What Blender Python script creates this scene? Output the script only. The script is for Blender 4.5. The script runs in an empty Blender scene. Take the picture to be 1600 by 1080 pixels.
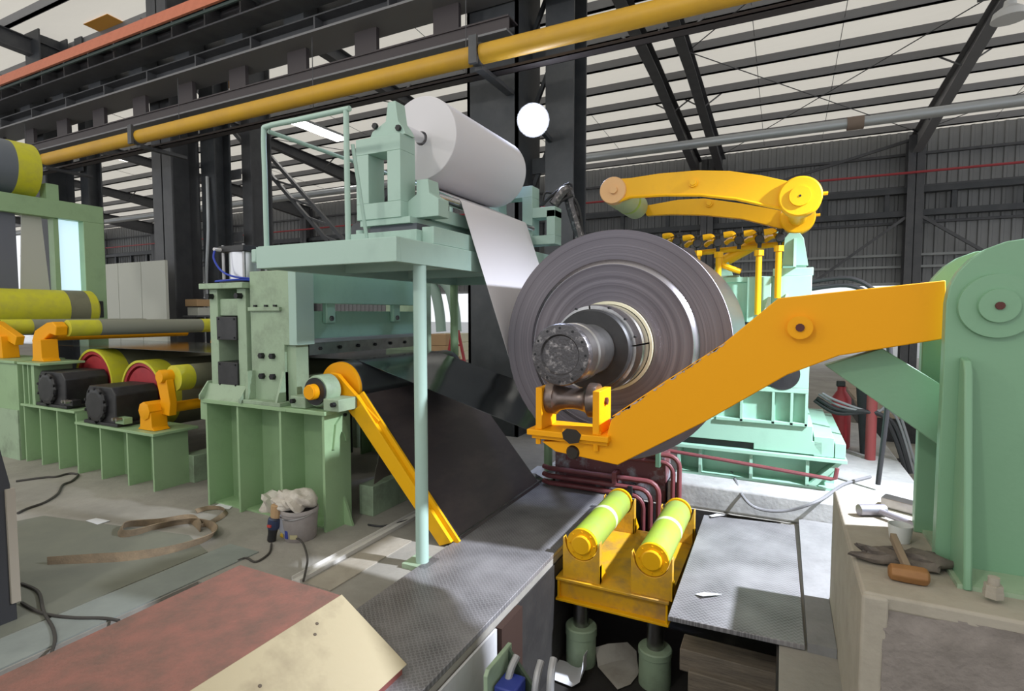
import bpy, bmesh, math, random
import numpy as np
from mathutils import Vector, Matrix
random.seed(7)
S = bpy.context.scene
COL = S.collection
PI = math.pi
# ------------------------------------------------------------------ camera
F = 855.0; H = 1.6; YAW = math.radians(26.4); PITCH = math.atan(50/855.0)
cd = bpy.data.cameras.new('camera'); cam = bpy.data.objects.new('camera', cd); COL.objects.link(cam)
cam.location = (0, 0, H); cam.rotation_euler = (PI/2-PITCH, 0, YAW)
cd.sensor_width = 36; cd.lens = 36*F/1600; cd.clip_end = 400; cd.clip_start = .05
S.camera = cam
# ------------------------------------------------------------------ world, lights, exposure
W = bpy.data.worlds.new('world'); S.world = W; W.use_nodes = True
bg = W.node_tree.nodes['Background']
bg.inputs[0].default_value = (0.93, 0.96, 1.0, 1); bg.inputs[1].default_value = 1.0
S.view_settings.view_transform = 'Standard'; S.view_settings.look = 'None'
S.view_settings.gamma = 1; S.view_settings.use_curve_mapping = False
S.view_settings.exposure = 0.12
def lamp(name, kind, loc, power, color=(1, 1, 1), target=None, size=.1, angle=80, blend=.3):
    l = bpy.data.lights.new(name, kind); l.energy = power; l.color = color
    if kind == 'SPOT': l.spot_size = math.radians(angle); l.spot_blend = blend
    if kind != 'SUN': l.shadow_soft_size = size
    o = bpy.data.objects.new(name, l); COL.objects.link(o); o.location = loc
    if target: o.rotation_euler = (Vector(target)-Vector(loc)).to_track_quat('-Z', 'Y').to_euler()
    return o
FLOOD = (2.6, 3.55, 3.7)          # the work floodlight standing to the right of the recoiler
lamp('flood_light', 'SPOT', FLOOD, 2700, (.84, .89, 1.0), (-.6, 3.9, -.5), .08, 74, .8)
lamp('front_fill_a', 'POINT', (-2.2, -2.5, 5.2), 230, (1, .97, .88), None, .2)  # unseen lamp, added as frontal fill for the machine fronts
lamp('front_fill_b', 'POINT', (-9.0, -2.5, 5.2), 300, (1, .97, .88), None, .2)  # second unseen fill, added to light the fronts at the left
# ------------------------------------------------------------------ pixel of the photograph -> point on a plane of the hall
_fw = Vector((-math.sin(YAW)*math.cos(PITCH), math.cos(YAW)*math.cos(PITCH), -math.sin(PITCH)))
_rt = Vector((math.cos(YAW), math.sin(YAW), 0)); _up = _rt.cross(_fw)
def P(x, y, axis, val):
    d = _fw+_rt*((x-800)/F)-_up*((y-540)/F); i = 'xyz'.index(axis)
    c = Vector((0, 0, H)); return c+d*((val-c[i])/d[i])
# ------------------------------------------------------------------ materials
MATS = {}
def mat(name, c, r=.5, m=0., c2=None, sc=6., amt=.5, lo=.4, hi=.7, bump=0., bsc=40., detail=5., spec=.5, stretch=None, trans=0.):
    if name in MATS: return MATS[name]
    M = bpy.data.materials.new(name); M.use_nodes = True; nt = M.node_tree; N = nt.nodes; L = nt.links
    b = N['Principled BSDF']; b.inputs['Base Color'].default_value = (*c, 1); b.inputs['Roughness'].default_value = r
    b.inputs['Metallic'].default_value = m; b.inputs['Specular IOR Level'].default_value = spec
    if trans: b.inputs['Transmission Weight'].default_value = trans
    tc = N.new('ShaderNodeTexCoord'); vec = tc.outputs['Object']
    if stretch:
        mp = N.new('ShaderNodeMapping'); mp.inputs['Scale'].default_value = stretch; L.new(vec, mp.inputs[0]); vec = mp.outputs[0]
    if c2:
        n = N.new('ShaderNodeTexNoise'); n.inputs['Scale'].default_value = sc; n.inputs['Detail'].default_value = detail; n.inputs['Roughness'].default_value = .65
        L.new(vec, n.inputs['Vector'])
        rp = N.new('ShaderNodeMapRange'); rp.inputs[1].default_value = lo; rp.inputs[2].default_value = hi; rp.inputs[4].default_value = amt
        L.new(n.outputs['Fac'], rp.inputs[0])
        mx = N.new('ShaderNodeMix'); mx.data_type = 'RGBA'; mx.inputs[6].default_value = (*c, 1); mx.inputs[7].default_value = (*c2, 1)
        L.new(rp.outputs[0], mx.inputs[0]); L.new(mx.outputs[2], b.inputs['Base Color'])
    if bump:
        n2 = N.new('ShaderNodeTexNoise'); n2.inputs['Scale'].default_value = bsc; n2.inputs['Detail'].default_value = 6
        L.new(vec, n2.inputs['Vector'])
        bp = N.new('ShaderNodeBump'); bp.inputs['Strength'].default_value = min(1, bump); bp.inputs['Distance'].default_value = .01
        L.new(n2.outputs['Fac'], bp.inputs['Height']); L.new(bp.outputs[0], b.inputs['Normal'])
    MATS[name] = M; return M
def emit(name, c, s):
    if name in MATS: return MATS[name]
    M = bpy.data.materials.new(name); M.use_nodes = True; nt = M.node_tree
    b = nt.nodes['Principled BSDF']; b.inputs['Base Color'].default_value = (*c, 1)
    b.inputs['Emission Color'].default_value = (*c, 1); b.inputs['Emission Strength'].default_value = s
    MATS[name] = M; return M
GREEN = mat('green_paint', (.30, .45, .25), .42, 0, (.20, .30, .17), 5, .55, .5, .8, .08, 60)
GREEN_DIRTY = mat('green_paint_dirty', (.33, .44, .30), .55, 0, (.15, .18, .13), 4, .8, .48, .78, .15, 50)
MINT = mat('mint_paint', (.32, .54, .42), .4, 0, (.22, .38, .29), 5, .5, .55, .85, .05, 60)
MINT_PALE = mat('pale_mint_paint', (.38, .53, .46), .45, 0, (.28, .40, .35), 4, .5, .55, .85, .05, 60)
STANDG = mat('stand_green_paint', (.20, .37, .23), .4, 0, (.14, .27, .16), 3, .4, .55, .85, .06, 50)
ORANGE = mat('orange_paint', (.86, .37, .003), .5, 0, (.60, .25, .01), 3.2, .45, .6, .9, .05, 60, spec=.25)
YELLOW = mat('yellow_paint', (.80, .42, .004), .45, 0, (.56, .29, .02), 5, .5, .55, .85, .06, 60, spec=.3)
YELLOW_DIRTY = mat('yellow_paint_dirty', (.68, .37, .015), .5, 0, (.30, .19, .08), 5, .85, .45, .7, .12, 60)
LEMON = mat('lemon_coating', (.62, .60, .03), .55, 0, (.45, .42, .08), 9, .5)
LIMEPU = mat('lime_rubber', (.33, .46, .05), .42, 0, (.27, .35, .10), 4, .7, .45, .7)
PUBAND = mat('pale_rubber_band', (.62, .66, .42), .55)
OLIVE = mat('olive_rubber', (.20, .20, .13), .6, 0, (.14, .14, .10), 6, .6)
REDP = mat('red_paint', (.42, .035, .045), .5, 0, (.24, .02, .03), 6, .6)
MAROON = mat('maroon_pipe', (.19, .05, .055), .5, 0, (.11, .035, .04), 8, .7, bump=.1)
BLACK = mat('black_paint', (.014, .014, .016), .45, 0, (.04, .04, .042), 8, .6)
RUBBER = mat('black_rubber', (.02, .02, .022), .6)
BOLT = mat('dark_bolt', (.03, .03, .032), .45, .6)
CHROME = mat('chrome', (.78, .78, .80), .12, 1.)
STEEL = mat('bare_steel', (.42, .41, .40), .32, 1., (.25, .24, .23), 8, .7)
DSTEEL = mat('worn_dark_steel', (.10, .095, .10), .38, .7, (.33, .31, .31), 30, .9, .53, .66, .25, 80)
GUIDEM = mat('guide_plate_steel', (.085, .072, .078), .36, .35, (.17, .135, .13), 3.0, .7, .45, .75, .1, 40, stretch=(1, .35, 1))
STRIPM = mat('oiled_steel_strip', (.20, .22, .24), .13, .95, (.17, .185, .20), 2.5, .6, stretch=(.3, 1, 1))
COLM = mat('dark_column_paint', (.042, .047, .055), .5, 0, (.075, .078, .085), 3, .7)
COLM2 = mat('column_paint', (.085, .087, .095), .5, 0, (.05, .052, .06), 3, .7)
BEAMB = mat('brown_beam_paint', (.06, .05, .055), .55)
PURL = mat('purlin_grey', (.21, .21, .22), .5, .2)
ROOFM = mat('roof_insulation', (.80, .775, .70), .5, 0, (.68, .65, .58), 1.5, .6, bump=.35, bsc=5, stretch=(.5, 2.5, 1))
WALLM = mat('grey_wall_sheet', (.23, .235, .24), .5, .1, (.19, .195, .20), .6, .6)
WALLR = mat('wall_girt', (.27, .28, .28), .45, .4)
CONC = mat('concrete', (.34, .322, .285), .85, 0, (.22, .21, .185), 1.6, .85, .38, .7, .35, 30)
CONC_L = mat('pale_concrete', (.42, .42, .41), .85, 0, (.26, .26, .26), 3.5, .8, .42, .72, .4, 25)
CONC_R = mat('rough_concrete', (.25, .22, .20), .9, 0, (.16, .14, .125), 7, .8, .4, .7, .9, 35)
PLASTER = mat('dusty_plaster', (.38, .345, .285), .88, 0, (.29, .26, .21), 6, .7, .4, .7, .3, 40)
PITM = mat('shaded_oily_pit_concrete', (.018, .016, .015), .8, 0, (.035, .032, .028), 4, .8, bump=.4, bsc=15)  # near-black because the shade inside the pit is put into this colour
GPLATE = mat('green_grey_floor_plate', (.26, .285, .265), .6, 0, (.19, .21, .20), 3, .7, bump=.1, bsc=40)
REDTOP = mat('red_oxide_sheet', (.27, .118, .092), .75, 0, (.15, .095, .075), 7, .9, .35, .68, .3, 60)
CREAM = mat('cream_board', (.42, .355, .225), .6, 0, (.22, .175, .11), 3.2, .8, .52, .8, .15, 30)
REDSIDE = mat('red_oxide_side', (.25, .075, .06), .6, 0, (.15, .05, .05), 5, .7)
CABG = mat('cabinet_grey', (.045, .046, .05), .8, spec=.2)
CABL = mat('cabinet_trim', (.36, .32, .26), .6)
PAPERW = mat('white_interleaf_paper', (.68, .66, .69), .75)
PAPER = mat('paper_sheet', (.74, .75, .78), .7, 0, (.6, .6, .62), 3, .4)
PAPERD = mat('dirty_paper', (.42, .40, .36), .8, 0, (.25, .23, .2), 5, .7)
RAG = mat('dirty_rag', (.62, .58, .52), .9, 0, (.40, .35, .29), 9, .8, bump=.5, bsc=20)
PLASTIC = mat('white_plastic_bag', (.72, .71, .72), .5, 0, (.5, .48, .48), 8, .6, bump=.4, bsc=18)
BUCKETM = mat('grey_bucket', (.34, .31, .30), .6, 0, (.24, .21, .2), 7, .7)
BLUEP = mat('blue_ink', (.03, .05, .28), .5)
BELT = mat('canvas_belt', (.27, .20, .125), .9, 0, (.15, .115, .08), 9, .8, .4, .7, .3, 90)
WOOD = mat('old_timber', (.20, .165, .125), .85, 0, (.10, .085, .07), 5, .8, bump=.4, bsc=18, stretch=(1, 8, 8))
CARD = mat('cardboard', (.46, .30, .16), .8)
CARDL = mat('cream_core_sleeve', (.72, .68, .50), .6)
COPPER = mat('copper_rail', (.62, .20, .115), .5, .2, (.50, .15, .08), 8, .5)
PIPEY = mat('ochre_gas_pipe', (.64, .36, .025), .5, 0, (.50, .28, .04), 1.5, .7)
GALV = mat('galvanised_pipe', (.40, .42, .44), .4, .5)
BLUEH = mat('blue_hose', (.02, .05, .42), .4)
CABLE = mat('dark_cable', (.055, .05, .045), .6)
CABLEG = mat('grey_cable', (.20, .20, .21), .6)
PARTN = mat('pale_partition', (.52, .53, .48), .6)
GLASSB = emit('lit_booth_window', (.62, .82, .95), .75)
SCREEN = mat('blue_grey_curtain', (.15, .16, .20), .8)
TOOLBR = mat('rusty_brown_hammer', (.30, .145, .05), .55, .2, (.20, .09, .03), 12, .7)
GLOVE = mat('grimy_leather', (.10, .085, .075), .85, 0, (.22, .185, .15), 9, .8, bump=.6, bsc=25)
YPLUG = mat('yellow_plug', (.8, .52, .02), .4)
DOOR_W = mat('white_lamp_shade', (.75, .75, .75), .4)
# coil face: wound edges of the strip, rings around the axis
def coil_material():
    M = bpy.data.materials.new('wound_coil_edges'); M.use_nodes = True; nt = M.node_tree; N = nt.nodes; L = nt.links
    b = N['Principled BSDF']
    tc = N.new('ShaderNodeTexCoord'); sp = N.new('ShaderNodeSeparateXYZ'); L.new(tc.outputs['Object'], sp.inputs[0])
    cb = N.new('ShaderNodeCombineXYZ'); L.new(sp.outputs[0], cb.inputs[0]); L.new(sp.outputs[2], cb.inputs[1])
    ln = N.new('ShaderNodeVectorMath'); ln.operation = 'LENGTH'; L.new(cb.outputs[0], ln.inputs[0])
    n = N.new('ShaderNodeTexNoise'); n.noise_dimensions = '1D'; n.inputs['Scale'].default_value = 34; n.inputs['Detail'].default_value = 9; n.inputs['Roughness'].default_value = .72
    L.new(ln.outputs['Value'], n.inputs['W'])
    cr = N.new('ShaderNodeValToRGB'); cr.color_ramp.elements[0].position = .33; cr.color_ramp.elements[0].color = (.115, .103, .118, 1)
    cr.color_ramp.elements[1].position = .70; cr.color_ramp.elements[1].color = (.205, .188, .21, 1)
    L.new(n.outputs['Fac'], cr.inputs[0]); L.new(cr.outputs[0], b.inputs['Base Color'])
    b.inputs['Metallic'].default_value = .85; b.inputs['Roughness'].default_value = .42
    b.inputs['Anisotropic'].default_value = .75
    tg = N.new('ShaderNodeTangent'); tg.direction_type = 'RADIAL'; tg.axis = 'Y'; L.new(tg.outputs[0], b.inputs['Tangent'])
    n2 = N.new('ShaderNodeTexNoise'); n2.noise_dimensions = '1D'; n2.inputs['Scale'].default_value = 160; n2.inputs['Detail'].default_value = 3
    L.new(ln.outputs['Value'], n2.inputs['W'])
    bp = N.new('ShaderNodeBump'); bp.inputs['Strength'].default_value = .18; bp.inputs['Distance'].default_value = .003
    L.new(n2.outputs['Fac'], bp.inputs['Height']); L.new(bp.outputs[0], b.inputs['Normal'])
    return M
COILM = coil_material()
# tread plate: raised lozenge bars as fine relief on worn steel
def tread_material():
    M = bpy.data.materials.new('tread_plate_steel'); M.use_nodes = True; nt = M.node_tree; N = nt.nodes; L = nt.links
    b = N['Principled BSDF']; b.inputs['Metallic'].default_value = .35; b.inputs['Roughness'].default_value = .5
    tc = N.new('ShaderNodeTexCoord')
    n = N.new('ShaderNodeTexNoise'); n.inputs['Scale'].default_value = 3; n.inputs['Detail'].default_value = 8; L.new(tc.outputs['Object'], n.inputs['Vector'])
    cr = N.new('ShaderNodeValToRGB'); cr.color_ramp.elements[0].position = .35; cr.color_ramp.elements[0].color = (.15, .145, .15, 1)
    cr.color_ramp.elements[1].position = .68; cr.color_ramp.elements[1].color = (.33, .32, .33, 1); L.new(n.outputs['Fac'], cr.inputs[0])
    sp = N.new('ShaderNodeSeparateXYZ'); L.new(tc.outputs['Object'], sp.inputs[0])
    def math_(op, a, b_=None):
        q = N.new('ShaderNodeMath'); q.operation = op
        for i, v in enumerate((a, b_)):
            if v is None: continue
            if hasattr(v, 'is_output'): L.new(v, q.inputs[i])
            else: q.inputs[i].default_value = v
        return q.outputs[0]
    K = 105.0
    u = math_('MULTIPLY', math_('ADD', sp.outputs[0], sp.outputs[1]), K); v = math_('MULTIPLY', math_('SUBTRACT', sp.outputs[0], sp.outputs[1]), K)
    su = math_('SINE', u); sv = math_('SINE', v); su2 = math_('COSINE', math_('MULTIPLY', u, 2.)); sv2 = math_('COSINE', math_('MULTIPLY', v, 2.))
    chk = math_('GREATER_THAN', math_('MULTIPLY', su, sv), 0.)
    a1 = math_('MULTIPLY', math_('MULTIPLY', chk, 1.), math_('GREATER_THAN', su2, .2)); a2 = math_('MULTIPLY', math_('SUBTRACT', 1., chk), math_('GREATER_THAN', sv2, .2))
    h = math_('ADD', a1, a2)
    bp = N.new('ShaderNodeBump'); bp.inputs['Strength'].default_value = .7; bp.inputs['Distance'].default_value = .004; L.new(h, bp.inputs['Height']); L.new(bp.outputs[0], b.inputs['Normal'])
    mx = N.new('ShaderNodeMix'); mx.data_type = 'RGBA'; mx.blend_type = 'MIX'; L.new(math_('MULTIPLY', h, .35), mx.inputs[0]); L.new(cr.outputs[0], mx.inputs[6]); mx.inputs[7].default_value = (.46, .45, .46, 1)
    L.new(mx.outputs[2], b.inputs['Base Color'])
    return M
TREAD = tread_material()
# ------------------------------------------------------------------ mesh building
def basis(d):
    d = Vector(d).normalized(); a = Vector((0, 0, 1)) if abs(d.z) < .9 else Vector((1, 0, 0))
    u = d.cross(a).normalized(); return d, u, d.cross(u).normalized()
class MB:
    def __init__(s): s.v = []; s.f = []
    def add(s, vs, fs):
        o = len(s.v); s.v += [tuple(v) for v in vs]; s.f += [tuple(i+o for i in f) for f in fs]; return s
    def box(s, x0, x1, y0, y1, z0, z1):
        x0, x1 = sorted((x0, x1)); y0, y1 = sorted((y0, y1)); z0, z1 = sorted((z0, z1))
        return s.add([(x0, y0, z0), (x1, y0, z0), (x1, y1, z0), (x0, y1, z0), (x0, y0, z1), (x1, y0, z1), (x1, y1, z1), (x0, y1, z1)],
                     [(3, 2, 1, 0), (4, 5, 6, 7), (0, 1, 5, 4), (1, 2, 6, 5), (2, 3, 7, 6), (3, 0, 4, 7)])
    def prism(s, axis, pts, a, b):          # outline pts in the other two axes, extruded from a to b along axis
        a, b = sorted((a, b)); n = len(pts)
        def mk(p, t):
            if axis == 'y': return (p[0], t, p[1])
            if axis == 'x': return (t, p[0], p[1])
            return (p[0], p[1], t)
        area = sum(pts[i][0]*pts[(i+1) % n][1]-pts[(i+1) % n][0]*pts[i][1] for i in range(n))
        if (area < 0) != (axis == 'y'): pts = list(reversed(pts))
        vs = [mk(p, a) for p in pts]+[mk(p, b) for p in pts]
        fs = [tuple(range(n-1, -1, -1)), tuple(range(n, 2*n))]+[(i, (i+1) % n, n+(i+1) % n, n+i) for i in range(n)]
        return s.add(vs, fs)
    def lathe(s, p0, d, prof, seg=32, caps=True):   # prof: (distance along d, radius)
        d, u, w = basis(d); p0 = Vector(p0); n = len(prof); vs = []
        for t, r in prof:
            for k in range(seg):
                a = 2*PI*k/seg; vs.append(p0+d*t+u*(r*math.cos(a))+w*(r*math.sin(a)))
        fs = []
        for i in range(n-1):
            for k in range(seg):
                k2 = (k+1) % seg; fs.append((i*seg+k, i*seg+k2, (i+1)*seg+k2, (i+1)*seg+k))
        if caps: fs += [tuple(range(seg-1, -1, -1)), tuple((n-1)*seg+k for k in range(seg))]
        return s.add(vs, fs)
    def cyl(s, p0, p1, r, seg=24, r2=None):
        p0 = Vector(p0); p1 = Vector(p1); d = p1-p0
        return s.lathe(p0, d, [(0, r), (d.length, r if r2 is None else r2)], seg)
    def ring(s, p0, d, r0, r1, t, seg=40):   # hollow ring, inner r0, outer r1, length t
        return s.lathe(p0, d, [(0, r0), (0, r1), (t, r1), (t, r0), (0, r0)], seg, False)
    def tube(s, pts, r, seg=8):
        pts = [Vector(p) for p in pts]; n = len(pts); vs = []; pu = None
        for i, p in enumerate(pts):
            t = (pts[min(i+1, n-1)]-pts[max(i-1, 0)]).normalized()
            if pu is None: _, u, _ = basis(t)
            else: u = (pu-t*pu.dot(t)).normalized()
            w = t.cross(u); pu = u
            for k in range(seg):
                a = 2*PI*k/seg; vs.append(p+u*(r*math.cos(a))+w*(r*math.sin(a)))
        fs = [(i*seg+k, i*seg+(k+1) % seg, (i+1)*seg+(k+1) % seg, (i+1)*seg+k) for i in range(n-1) for k in range(seg)]
        fs += [tuple(range(seg-1, -1, -1)), tuple((n-1)*seg+k for k in range(seg))]
        return s.add(vs, fs)
    def bar(s, p0, p1, w, h):                # rectangular bar; w across (horizontal), h up
        p0 = Vector(p0); p1 = Vector(p1); d = (p1-p0).normalized(); a = Vector((0, 0, 1)) if abs(d.z) < .95 else Vector((0, 1, 0))
        u = d.cross(a).normalized()*w/2; q = u.cross(d).normalized()*h/2
        c = [-u-q, u-q, u+q, -u+q]; vs = [p0+k for k in c]+[p1+k for k in c]
        return s.add(vs, [(0, 1, 2, 3), (7, 6, 5, 4), (0, 4, 5, 1), (1, 5, 6, 2), (2, 6, 7, 3), (3, 7, 4, 0)])
    def quadslab(s, a, b, c, d, t):          # four corners, thickness t along the normal
        a, b, c, d = map(Vector, (a, b, c, d)); n = (b-a).cross(d-a).normalized()*t
        vs = [a, b, c, d, a-n, b-n, c-n, d-n]
        return s.add(vs, [(0, 1, 2, 3), (7, 6, 5, 4), (0, 4, 5, 1), (1, 5, 6, 2), (2, 6, 7, 3), (3, 7, 4, 0)])
    def grid(s, rows, t=.002):               # rows of points -> thin sheet with thickness
        R = len(rows); C_ = len(rows[0]); top = [Vector(p) for r in rows for p in r]
        nr = []
        for i in range(R):
            for j in range(C_):
                a = top[min(i+1, R-1)*C_+j]-top[max(i-1, 0)*C_+j]; b = top[i*C_+min(j+1, C_-1)]-top[i*C_+max(j-1, 0)]
                q = a.cross(b); nr.append(q.normalized() if q.length > 1e-9 else Vector((0, 0, 1)))
        m = R*C_; vs = top+[p-q*t for p, q in zip(top, nr)]; fs = []
        for i in range(R-1):
            for j in range(C_-1):
                q = (i*C_+j, (i+1)*C_+j, (i+1)*C_+j+1, i*C_+j+1); fs.append(q); fs.append(tuple(m+k for k in reversed(q)))
        bd = [j for j in range(C_)]+[i*C_+C_-1 for i in range(1, R)]+[(R-1)*C_+j for j in range(C_-2, -1, -1)]+[i*C_ for i in range(R-2, 0, -1)]
        for k in range(len(bd)): a, b = bd[k], bd[(k+1) % len(bd)]; fs.append((a, b, m+b, m+a))
        return s.add(vs, fs)
    def blob(s, c, rx, ry, rz, rough=.25, sub=3, seed=0, flat=True):
        bm = bmesh.new(); bmesh.ops.create_icosphere(bm, subdivisions=sub, radius=1); rnd = random.Random(seed)
        ph = [(rnd.uniform(2, 6), rnd.uniform(2, 6), rnd.uniform(2, 6), rnd.uniform(0, 6)) for _ in range(5)]
        vs = []
        for v in bm.verts:
            p = v.co; k = 1+rough*sum(math.sin(a*p.x+b*p.y+g*p.z+h) for a, b, g, h in ph)/3+rnd.uniform(-.3, .3)*rough*.4
            z = p.z*rz*k
            if flat: z = max(z, -rz*.45)
            vs.append((c[0]+p.x*rx*k, c[1]+p.y*ry*k, c[2]+z))
        bm.verts.index_update(); fs = [tuple(v.index for v in f.verts) for f in bm.faces]; bm.free()
        return s.add(vs, fs)
ORG = {}
def build(name, mb, m, parent=None, bevel=0., smooth=35, org=None, label=None, cat=None, group=None, kind=None):
    V = np.array(mb.v, float)
    if org is None: org = np.array([(V[:, 0].min()+V[:, 0].max())/2, (V[:, 1].min()+V[:, 1].max())/2, V[:, 2].min()])
    org = np.array(org, float)
    me = bpy.data.meshes.new(name); me.from_pydata((V-org).tolist(), [], mb.f)
    bm = bmesh.new(); bm.from_mesh(me); bmesh.ops.recalc_face_normals(bm, faces=bm.faces[:]); bm.to_mesh(me); bm.free()
    if smooth:
        me.polygons.foreach_set('use_smooth', [True]*len(me.polygons)); me.set_sharp_from_angle(angle=math.radians(smooth))
    me.materials.append(m)
    o = bpy.data.objects.new(name, me); COL.objects.link(o)
    if parent:
        o.parent = parent; o.location = org-ORG[parent.name]
    else: o.location = org
    ORG[o.name] = org
    if bevel:
        b = o.modifiers.new('bevel', 'BEVEL'); b.width = bevel; b.segments = 2; b.limit_method = 'ANGLE'; b.angle_limit = math.radians(40)
    tag(o, label, cat, group, kind); return o
def tag(o, label=None, cat=None, group=None, kind=None):
    for k, v in (('label', label), ('category', cat), ('group', group), ('kind', kind)):
        if v: o[k] = v
    return o
def thing(name, label, cat, loc, group=None):
    o = bpy.data.objects.new(name, None); COL.objects.link(o); o.location = loc; o.empty_display_size = .1
    ORG[o.name] = np.array(loc, float); return tag(o, label, cat, group)
def struct(name, mb, m, parent=None, label=None, **k):
    return build(name, mb, m, parent, label=label, kind=None if parent else 'structure', **k)
def bolts(parent, pts, d, r=.012, h=.014, m=None, name='bolt', seg=6):
    d = Vector(d)
    for p in pts: p = Vector(p); build(name, MB().cyl(p-d*.003, p+d*h, r, seg), m or BOLT, parent, smooth=0)
def XZ(pts, Y): return [(lambda q: (q.x, q.z))(P(x, y, 'y', Y)) for x, y in pts]
def arcpts(cx, cz, r, a0, a1, n=12): return [(cx+r*math.cos(math.radians(a0+(a1-a0)*i/n)), cz+r*math.sin(math.radians(a0+(a1-a0)*i/n))) for i in range(n+1)]
def smoothpath(pts, k=6):
    pts = [Vector(p) for p in pts]; out = []
    for i in range(len(pts)-1):
        p0 = pts[max(i-1, 0)]; p1 = pts[i]; p2 = pts[i+1]; p3 = pts[min(i+2, len(pts)-1)]
        for j in range(k):
            t = j/k; out.append(.5*((2*p1)+(p2-p0)*t+(2*p0-5*p1+4*p2-p3)*t*t+(3*p1-p0-3*p2+p3)*t**3))
    return out+[pts[-1]]
# ================================================================== THE HALL
def zr(Y): return 7.0+.06*(20-Y)
# floor with the coil car pit and the cable trench left open
fl = MB()
xs = [-48, -3.1, -2.6, -1.31, .02, 14]; ys = [-9, 1.0, 2.02, 4.6, 24]
for i in range(5):
    for j in range(4):
        if i == 3 and j in (1, 2): continue
        if i == 1 and j in (0, 1): continue
        fl.box(xs[i], xs[i+1], ys[j], ys[j+1], -1.15, 0)
floor = struct('floor', fl, CONC, label='dusty grey concrete floor of the hall')
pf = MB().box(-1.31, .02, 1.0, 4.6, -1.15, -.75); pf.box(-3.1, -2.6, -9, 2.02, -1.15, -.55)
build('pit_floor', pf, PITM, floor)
build('pit_lining', MB().box(-1.309, -1.30, 1.0, 4.6, -.75, -.04).box(.01, .019, 1.0, 4.6, -.75, -.012).box(-1.3, .01, 4.59, 4.599, -.75, -.0).box(-1.3, .01, 1.001, 1.01, -.75, -.01), PITM, floor)  # thin sheets that lay the painted pit shade over the walls
struct('floor_outside', MB().box(-80, 60, 24, 90, -.3, -.05), CONC_L, label='pale ground outside behind the hall')
# roof: insulation sheet, purlins, rafters
def translucent(M, w, c):
    nt = M.node_tree; N = nt.nodes; L = nt.links; b = N['Principled BSDF']; out = [n for n in N if n.type == 'OUTPUT_MATERIAL'][0]
    t = N.new('ShaderNodeBsdfTranslucent'); t.inputs[0].default_value = (*c, 1); mx = N.new('ShaderNodeMixShader'); mx.inputs[0].default_value = w
    L.new(b.outputs[0], mx.inputs[1]); L.new(t.outputs[0], mx.inputs[2]); L.new(mx.outputs[0], out.inputs[0])
translucent(ROOFM, .55, (.95, .88, .76))  # translucency added to brighten roof and hall; the insulation itself is opaque
roof = struct('ceiling', MB().add([(-48, -9, zr(-9)), (14, -9, zr(-9)), (14, 20.3, zr(20.3)), (-48, 20.3, zr(20.3))], [(3, 2, 1, 0)]), ROOFM, label='pale quilted roof insulation above the purlins')
Y = 19.4
while Y > 5:
    build('purlin', MB().box(-48, 14, Y-.035, Y+.035, zr(Y)-.19, zr(Y)-.004).box(-48, 14, Y-.035, Y+.05, zr(Y)-.19, zr(Y)-.175), PURL, roof, smooth=0); Y -= 1.12
for x in (9.3, 3.3, -2.0, -2.75, -9, -15, -21, -27, -33, -39):
    r = MB()
    def tz(y): return zr(y)-.2
    r.prism('x', [(5.5, tz(5.5)), (20, tz(20)), (20, tz(20)-.62), (13, tz(13)-.26), (5.5, tz(5.5)-.34)], x-.008, x+.008)
    for a, b, c, d in ((5.5, tz(5.5)-.34, 13, tz(13)-.26), (13, tz(13)-.26, 20, tz(20)-.62), (5.5, tz(5.5), 20, tz(20))):
        r.prism('x', [(a, b), (c, d), (c, d-.018), (a, b-.018)], x-.11, x+.11)
    build('rafter', r, COLM2 if x < 3 else PURL, roof, smooth=0)
    for y in (8, 11.5, 15, 18):
        for sx in (-1, 1): build('fly_brace', MB().bar((x, y, tz(y)-.25), (x+sx*.45, y, zr(y)-.16), .03, .03), PURL, roof, smooth=0)
for x0, x1 in ((-2.0, 3.3), (3.3, 9.3), (-15, -9)):
    for a, b in ((7, 12.5), (12.5, 19.5)):
        build('brace_rod', MB().cyl((x0, a, zr(a)-.24), (x1, b, zr(b)-.24), .011, 6), COLM2, roof)
        build('brace_rod', MB().cyl((x1, a, zr(a)-.24), (x0, b, zr(b)-.24), .011, 6), COLM2, roof)
for x in (-.7, .9, 5, -5, -7, -12, -18, -24): build('sag_rod', MB().cyl((x, 7, zr(7)-.12), (x, 19.6, zr(19.6)-.12), .007, 5), PURL, roof)
for px, py in ((165, 36), (352, 130)):
    d = _fw+_rt*((px-800)/F)-_up*((py-540)/F); t = (zr(0)-H)/(d.z+.06*d.y); q = Vector((0, 0, H))+d*t
    build('orange_glow_panel', MB().quadslab((q.x-.45, q.y-.2, zr(q.y-.2)-.02), (q.x+.45, q.y-.2, zr(q.y-.2)-.02), (q.x+.45, q.y+.2, zr(q.y+.2)-.02), (q.x-.45, q.y+.2, zr(q.y+.2)-.02), .01), mat('orange_glow_paint', (.85, .40, .06), .5), roof, smooth=0)  # orange glow of light on the roof, painted as flat panels
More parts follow.
